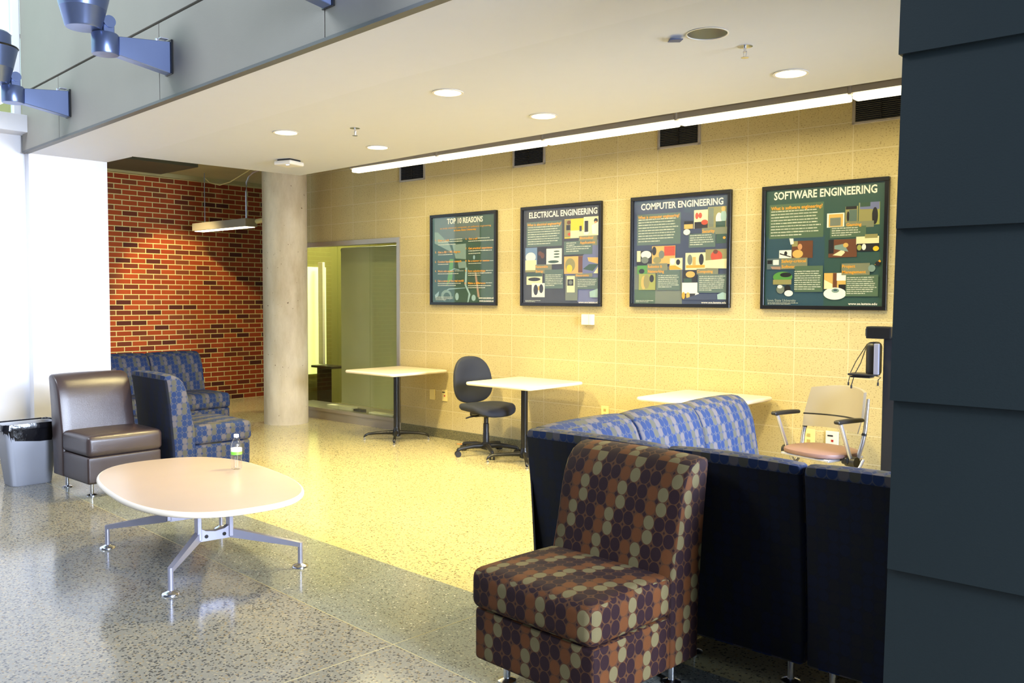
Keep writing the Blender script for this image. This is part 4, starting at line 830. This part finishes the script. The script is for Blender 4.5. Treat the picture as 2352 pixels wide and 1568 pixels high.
# local: faces -y
def sup_pts(a, b, n, N=36): return [(a * math.copysign(abs(math.cos(q)) ** (2 / n), math.cos(q)), b * math.copysign(abs(math.sin(q)) ** (2 / n), math.sin(q))) for q in [2 * math.pi * k / N for k in range(N)]]
bm = bmesh.new(); N = 40; rings = []
out = sup_pts(0.24, 0.235, 3.0, N)
for sc, z in ((0.80, 0.405), (0.93, 0.412), (0.99, 0.428), (1.0, 0.444), (0.985, 0.458), (0.94, 0.468), (0.82, 0.474), (0.6, 0.470), (0.3, 0.464), (0.02, 0.462)):
    rings.append([bm.verts.new((x * sc, y * sc - 0.02, z - (0.045 * max(0, -(y * sc + 0.12)) / 0.12 if y < 0 else 0) + 0.012 * abs(x * sc / 0.24) ** 2)) for x, y in out])
for a, b_ in zip(rings[:-1], rings[1:]):
    for i in range(N): bm.faces.new((a[i], a[(i + 1) % N], b_[(i + 1) % N], b_[i]))
bm.faces.new(rings[0][::-1]); bm.faces.new(rings[-1])
link_mesh('seat', bm, 'dark_fabric', parent=t, smooth=True)
bm = bmesh.new(); out = [(x * (1.0 - 0.10 * (y / 0.235)), y) for x, y in sup_pts(0.215, 0.222, 2.6, N)]; rings = []
for sc, d in ((0.75, 0.045), (0.93, 0.038), (1.0, 0.018), (1.0, 0.0), (0.96, -0.016), (0.86, -0.024), (0.6, -0.020), (0.3, -0.014), (0.02, -0.012)):
    rings.append([bm.verts.new((x * sc, 0.232 + d - 0.035 * (x * sc / 0.2) ** 2 + 0.12 * (y * sc + 0.22) * 0.9, 0.685 + y * sc)) for x, y in out])
for a, b_ in zip(rings[:-1], rings[1:]):
    for i in range(N): bm.faces.new((a[i], a[(i + 1) % N], b_[(i + 1) % N], b_[i]))
bm.faces.new(rings[0][::-1]); bm.faces.new(rings[-1])
link_mesh('backrest', bm, 'dark_fabric', parent=t, smooth=True)
link_mesh('back_bracket', atube(bmesh.new(), [(0, 0.08, 0.385), (0, 0.20, 0.385), (0, 0.262, 0.41), (0, 0.278, 0.50), (0, 0.288, 0.62)], [0.02, 0.02, 0.018, 0.018, 0.016], 12), 'black_plastic', parent=t, smooth=True)
bm = bmesh.new(); rbox(bm, (0, -0.01, 0.388), (0.20, 0.26, 0.045), 0.018, 4); rbox(bm, (0.0, 0.14, 0.365), (0.13, 0.10, 0.05), 0.018, 4)
link_mesh('mechanism', bm, 'black_plastic', parent=t, smooth=True)
link_mesh('lever', atube(bmesh.new(), [(-0.10, -0.02, 0.375), (-0.20, -0.02, 0.368), (-0.24, -0.02, 0.36)], 0.007, 8), 'black_plastic', parent=t, smooth=True)
bm = bmesh.new(); alathe(bm, [(0.030, 0.09), (0.030, 0.20), (0.027, 0.205), (0.027, 0.29), (0.022, 0.295), (0.022, 0.375)], (0, 0, 0), 24); link_mesh('gas_lift', bm, 'black_plastic', parent=t, smooth=True)
bm = bmesh.new(); alathe(bm, [(0.02, 0.045), (0.048, 0.055), (0.048, 0.105), (0.034, 0.118)], (0, 0, 0), 24); link_mesh('base_hub', bm, 'black_plastic', parent=t, smooth=True)
for k in range(5):
    a = R(-42 + 72 * k); rot = Matrix.Rotation(a, 4, 'Z'); bm = bmesh.new()
    atube(bm, [rot @ Vector(p) for p in ((0.035, 0, 0.085), (0.14, 0, 0.088), (0.24, 0, 0.078), (0.295, 0, 0.068))], [0.026, 0.022, 0.018, 0.016], 10)
    sp_ = link_mesh('spoke', bm, 'black_plastic', parent=t, smooth=True)
    bm = bmesh.new(); c = rot @ Vector((0.295, 0, 0.028)); sd = rot @ Vector((0.3, 1, 0)).normalized()
    for s_ in (-1, 1): acyl(bm, c + sd * 0.008 * s_, c + sd * 0.025 * s_, 0.0275, n=20)
    acyl(bm, c + Vector((0, 0, 0.02)), c + Vector((0, 0, 0.045)), 0.014, n=12)
    link_mesh('caster', bm, 'black_plastic', parent=sp_, smooth=True)

# ------------------------------------------------------------------ grey nesting armchair
t = empty('nesting_armchair', (4.905, -0.50, 0), R(-17), 'pale grey armchair with black arm pads and a mauve seat by the wall', 'chair')
bm = bmesh.new(); nx, nz = 14, 8; W2 = 0.235
def shell(bm, z0, z1, wt, wb, crown_top, th=0.012):
    g = []
    for side in (0, 1):
        rows = []
        for j in range(nz + 1):
            v = j / nz; row = []
            for i in range(nx + 1):
                u = -1 + 2 * i / nx; w = wb + (wt - wb) * v
                z = z0 + (z1 - z0) * v + (crown_top * (1 - u * u) * v)
                y = 0.10 + 0.30 * (z - 0.55) * 0.9 - 0.045 * u * u * -1 * -1 + (0.045 * (1 - u * u)) + (th if side else 0)
                row.append(bm.verts.new((u * w, y, z)))
            rows.append(row)
        g.append(rows)
    for side in (0, 1):
        for j in range(nz):
            for i in range(nx): bm.faces.new((g[side][j][i], g[side][j][i + 1], g[side][j + 1][i + 1], g[side][j + 1][i]))
    for i in range(nx):
        bm.faces.new((g[0][0][i], g[0][0][i + 1], g[1][0][i + 1], g[1][0][i])); bm.faces.new((g[0][nz][i], g[0][nz][i + 1], g[1][nz][i + 1], g[1][nz][i]))
    for j in range(nz):
        bm.faces.new((g[0][j][0], g[0][j + 1][0], g[1][j + 1][0], g[1][j][0])); bm.faces.new((g[0][j][nx], g[0][j + 1][nx], g[1][j + 1][nx], g[1][j][nx]))
    return bm
link_mesh('backrest', shell(bmesh.new(), 0.665, 0.845, 0.215, 0.235, 0.022, 0.03), 'grey_shell', parent=t, smooth=True)
link_mesh('lower_back', shell(bmesh.new(), 0.575, 0.655, 0.234, 0.225, 0.0, 0.012), 'grey_shell', parent=t, smooth=True)
link_mesh('back_joint', shell(bmesh.new(), 0.655, 0.665, 0.240, 0.240, 0.0, 0.03), 'black_plastic', parent=t, smooth=True)
bm = bmesh.new(); rings = []; out = sup_pts(0.235, 0.215, 2.7, N)
for sc, z in ((0.9, 0.418), (0.985, 0.424), (1.0, 0.436), (0.985, 0.448), (0.9, 0.456), (0.6, 0.460), (0.02, 0.458)): rings.append([bm.verts.new((x * sc, y * sc - 0.01, z)) for x, y in out])
for a, b_ in zip(rings[:-1], rings[1:]):
    for i in range(N): bm.faces.new((a[i], a[(i + 1) % N], b_[(i + 1) % N], b_[i]))
bm.faces.new(rings[0][::-1]); bm.faces.new(rings[-1]); link_mesh('seat', bm, 'seat_vinyl', parent=t, smooth=True)
link_mesh('seat_pan', rbox(bmesh.new(), (0, -0.01, 0.408), (0.40, 0.36, 0.022), 0.01, 4), 'silver_tube', parent=t, smooth=True)
for s in (-1, 1):
    link_mesh('back_post', atube(bmesh.new(), [(s * 0.232, 0.06, 0.40), (s * 0.245, 0.095, 0.52), (s * 0.243, 0.12, 0.60), (s * 0.225, 0.17, 0.80)], [0.015, 0.015, 0.014, 0.011], 12), 'silver_tube', parent=t, smooth=True)
    lg = link_mesh('leg', atube(bmesh.new(), [(s * 0.262, -0.155, 0.66), (s * 0.262, -0.05, 0.43), (s * 0.265, 0.10, 0.20), (s * 0.268, 0.22, 0.05)], 0.0135, 12), 'silver_tube', parent=t, smooth=True)
    bm = bmesh.new(); acyl(bm, (s * 0.268 - 0.012, 0.22, 0.027), (s * 0.268 + 0.012, 0.22, 0.027), 0.026, n=18); link_mesh('caster', bm, 'black_plastic', parent=lg, smooth=True)
    lg = link_mesh('leg', atube(bmesh.new(), [(s * 0.245, 0.10, 0.40), (s * 0.255, -0.06, 0.22), (s * 0.262, -0.22, 0.05)], 0.0135, 12), 'silver_tube', parent=t, smooth=True)
    bm = bmesh.new(); acyl(bm, (s * 0.262 - 0.012, -0.22, 0.027), (s * 0.262 + 0.012, -0.22, 0.027), 0.026, n=18); link_mesh('caster', bm, 'black_plastic', parent=lg, smooth=True)
    bm = bmesh.new(); rbox(bm, (s * 0.262, -0.07, 0.672), (0.045, 0.26, 0.024), 0.011, 6, crown=0.006); link_mesh('arm_pad', bm, 'black_plastic', parent=t, smooth=True)
    bm = bmesh.new(); acyl(bm, (s * 0.225, -0.035, 0.405), (s * 0.30, -0.035, 0.405), 0.034, n=20); rbox(bm, (s * 0.235, -0.03, 0.41), (0.05, 0.10, 0.045), 0.012, 4); link_mesh('pivot', bm, 'black_plastic', parent=t, smooth=True)
    bm = bmesh.new(); acyl(bm, (s * 0.244, 0.106, 0.560), (s * 0.244, 0.111, 0.575), 0.0165, n=16); link_mesh('collar', bm, 'black_plastic', parent=t, smooth=True)

# ------------------------------------------------------------------ coffee table
ROT = -0.182
t = empty('coffee_table', (2.724, -3.878, 0), ROT, 'low oval-cornered coffee table with pale top and splayed silver legs', 'coffee table')
pts = sup_pts(0.806, 0.464, 2.583, 96)
bm = slab_top(bmesh.new(), pts, 0.410, 0.440, 0.014, 5); bm.faces.ensure_lookup_table(); bm.faces[-1].material_index = 1
link_mesh('tabletop', bm, None, mats=['laminate', 'coffee_top'], parent=t, smooth=True)
def loc(x, y):
    dx, dy = x - 2.724, y + 3.878; c, s = math.cos(-ROT), math.sin(-ROT); return (dx * c - dy * s, dx * s + dy * c)
feet = [loc(3.184, -4.276), loc(3.276, -3.584), loc(2.148, -4.13), loc(2.238, -3.455)]
for (fx, fy2), (px_, py_) in zip(feet, ((0.262, -0.085), (0.262, 0.085), (-0.262, -0.085), (-0.262, 0.085))):
    bm = bmesh.new()
    # upright flat post
    w = 0.020
    abox(bm, (px_, py_, 0.292), (0.052, 0.024, 0.236), 0.003, 1)
    # tapering flat leg from post foot to the outer joint
    a = Vector((px_, py_, 0.0)); b_ = Vector((fx, fy2, 0.0)); d = (b_ - a).normalized(); nn = Vector((-d.y, d.x, 0))
    ring0 = [a + nn * sx * 0.016 + Vector((0, 0, z)) for sx, z in ((-1, 0.168), (1, 0.168), (1, 0.218), (-1, 0.218))]
    ring1 = [b_ + nn * sx * 0.013 + Vector((0, 0, z)) for sx, z in ((-1, 0.112), (1, 0.112), (1, 0.136), (-1, 0.136))]
    v0_ = [bm.verts.new(p) for p in ring0]; v1_ = [bm.verts.new(p) for p in ring1]
    bm.faces.new(v0_[::-1]); bm.faces.new(v1_)
    for i in range(4): bm.faces.new((v0_[i], v0_[(i + 1) % 4], v1_[(i + 1) % 4], v1_[i]))
    acyl(bm, (fx, fy2, 0.012), (fx, fy2, 0.135), 0.0135, 0.0135, n=20)
    lg = link_mesh('leg', bm, 'satin_metal', parent=t, smooth=True)
    bm = bmesh.new(); alathe(bm, [(0.043, 0.0), (0.043, 0.006), (0.038, 0.012), (0.020, 0.018), (0.016, 0.022)], (fx, fy2, 0), 32); link_mesh('foot_disc', bm, 'chrome', parent=lg, smooth=True)
for s in (-1, 1):
    pts2 = [(-0.078, 0.168), (0.078, 0.168), (0.078, 0.238), (0.05, 0.222), (0.0, 0.214), (-0.05, 0.222), (-0.078, 0.238)]
    bm = bmesh.new(); a = [bm.verts.new((s * 0.262 - 0.018, y, z)) for y, z in pts2]; b_ = [bm.verts.new((s * 0.262 + 0.018, y, z)) for y, z in pts2]
    bm.faces.new(a); bm.faces.new(b_[::-1])
    for i in range(7): bm.faces.new((a[i], b_[i], b_[(i + 1) % 7], a[(i + 1) % 7]))
    pl = link_mesh('link_plate', bm, 'satin_metal', parent=t)
    for y in (-0.048, 0.048): link_mesh('bolt', acyl(bmesh.new(), (s * 0.279, y, 0.193), (s * 0.284, y, 0.193), 0.010, n=16), 'black_metal', parent=pl)
link_mesh('underframe', box((0, 0, 0.402), (0.62, 0.24, 0.016), 0.003), 'black_metal', parent=t)

# water bottle on the coffee table
t = empty('water_bottle', (2.595, -3.556, 0.4402), 0.3, 'clear plastic water bottle with a green label standing on the coffee table', 'bottle')
prof = [(0.001, 0.004), (0.022, 0.0), (0.030, 0.006), (0.032, 0.02), (0.030, 0.035), (0.032, 0.05), (0.0295, 0.062), (0.0318, 0.075), (0.0318, 0.088), (0.0312, 0.125), (0.0318, 0.135), (0.030, 0.15), (0.024, 0.168), (0.015, 0.183), (0.0125, 0.188), (0.0125, 0.196)]
bm = bmesh.new(); alathe(bm, prof, (0, 0, 0), 32); link_mesh('body', bm, 'bottle', parent=t, smooth=True)
bm = bmesh.new(); alathe(bm, [(0.0322, 0.09), (0.0322, 0.108)], (0, 0, 0), 32); link_mesh('green_label', bm, 'label_green', parent=t, smooth=True)
bm = bmesh.new(); alathe(bm, [(0.0322, 0.1082), (0.0322, 0.128)], (0, 0, 0), 32); link_mesh('white_label', bm, 'paper', parent=t, smooth=True)
bm = bmesh.new(); alathe(bm, [(0.0145, 0.192), (0.0145, 0.208), (0.013, 0.21)], (0, 0, 0), 24); link_mesh('cap', bm, 'white_plastic', parent=t, smooth=True)

# ------------------------------------------------------------------ waste bin
t = empty('waste_bin', (-0.115, -3.755, 0), 0, 'grey plastic waste bin lined with a black bag beside the brown chair', 'waste bin')
def tapered(bm, levels, r=0.05, inner=False):
    rings = []
    for z, w, d in levels: rings.append([bm.verts.new((x, y, z)) for x, y in rrect(w, d, min(r, w / 2.1, d / 2.1), 6)])
    n = len(rings[0])
    for a, b_ in zip(rings[:-1], rings[1:]):
        for i in range(n): bm.faces.new((a[i], a[(i + 1) % n], b_[(i + 1) % n], b_[i]))
    return rings
bm = bmesh.new(); rg = tapered(bm, [(0.0, 0.20, 0.29), (0.006, 0.21, 0.30), (0.46, 0.28, 0.40), (0.475, 0.295, 0.415), (0.475, 0.285, 0.405), (0.47, 0.275, 0.395), (0.02, 0.20, 0.29)])
bm.faces.new(rg[0][::-1]); bm.faces.new(rg[-1]); link_mesh('bucket', bm, 'bin_plastic', parent=t, smooth=True)
bm = bmesh.new(); rnd = random.Random(5); base = rrect(0.315, 0.44, 0.06, 14); rings = []
n = len(base)
for li, (z, s_, amp) in enumerate(((0.428, 1.0, 0.014), (0.445, 1.03, 0.007), (0.465, 1.02, 0.004), (0.486, 1.0, 0.006), (0.484, 0.93, 0.006), (0.44, 0.90, 0.008), (0.30, 0.80, 0.012))):
    rings.append([bm.verts.new((x * s_ * (1 + rnd.uniform(-amp, amp) * 1.5), y * s_ * (1 + rnd.uniform(-amp, amp)), z + rnd.uniform(-amp, amp) * (1.6 if li == 0 else 0.5) + (0.012 * math.sin(i * 0.45) if li == 0 else 0))) for i, (x, y) in enumerate(base)])
for a, b_ in zip(rings[:-1], rings[1:]):
    for i in range(n): bm.faces.new((a[i], a[(i + 1) % n], b_[(i + 1) % n], b_[i]))
bm.faces.new(rings[-1]); link_mesh('bin_bag', bm, 'bag_plastic', parent=t, smooth=True)

# ------------------------------------------------------------------ black equipment stand behind the siding edge
t = empty('equipment_stand', (5.575, -0.80, 0), 0, 'tall black equipment stand half hidden behind the dark siding', 'stand')
link_mesh('cabinet', box((0.02, 0.05, 0.618), (0.42, 0.06, 1.236), 0.006), 'black_plastic', parent=t)
link_mesh('base_plate', box((0.06, 0.05, 0.012), (0.5, 0.4, 0.024), 0.006), 'black_plastic', parent=t)
bm = bmesh.new(); abox(bm, (-0.20, 0, 1.262), (0.15, 0.10, 0.075), 0.008); abox(bm, (-0.27, 0.01, 1.262), (0.03, 0.08, 0.05), 0.006); link_mesh('camera_box', bm, 'black_metal', parent=t)
bm = bmesh.new(); rbox(bm, (-0.245, 0.02, 1.095), (0.07, 0.13, 0.215), 0.03, 6); link_mesh('monitor', bm, 'black_plastic', parent=t, smooth=True)
link_mesh('bezel', box((-0.205, -0.05, 1.10), (0.03, 0.02, 0.19), 0.004), 'satin_metal', parent=t)
bm = bmesh.new(); abox(bm, (-0.29, -0.02, 1.0), (0.16, 0.12, 0.012), 0.004); abox(bm, (-0.30, -0.02, 0.985), (0.12, 0.08, 0.01), 0.003); link_mesh('tray', bm, 'black_plastic', parent=t)
for k, (dx, dy, dz) in enumerate(((-0.385, -0.02, 0.945), (-0.355, -0.05, 0.93), (-0.20, -0.03, 0.955))):
    bm = bmesh.new(); s_ = Vector((-0.28, 0.0, 1.19)) if k < 2 else Vector((-0.22, -0.04, 1.0)); e_ = Vector((dx, dy, dz)); m_ = (s_ + e_) / 2 + Vector((-0.012 + 0.02 * k, 0, 0.01))
    atube(bm, [s_, (s_ + m_) / 2, m_, (m_ + e_) / 2 + Vector((-0.008, 0, 0)), e_], 0.0028, 6); acyl(bm, e_, e_ + Vector((0, 0, -0.02)), 0.006, n=8); link_mesh('cable', bm, 'black_plastic', parent=t)

# orange scrap on the floor
tag(link_mesh('orange_scrap', box((1.07, -0.155, 0.002), (0.05, 0.025, 0.003), rz=0.4), plain('orange_scrap', srgb(220, 120, 40), 0.5)), 'tiny orange scrap on the floor left of the task chair', 'scrap')
# office ceiling light so that the room behind the glass is lit
lamp('office_lamp', 'AREA', (-1.5, 0.85, 2.95), 70, (1.0, 0.95, 0.60), (-2.2, 0.8, 0), shape='RECTANGLE', size=0.5, size_y=0.5)
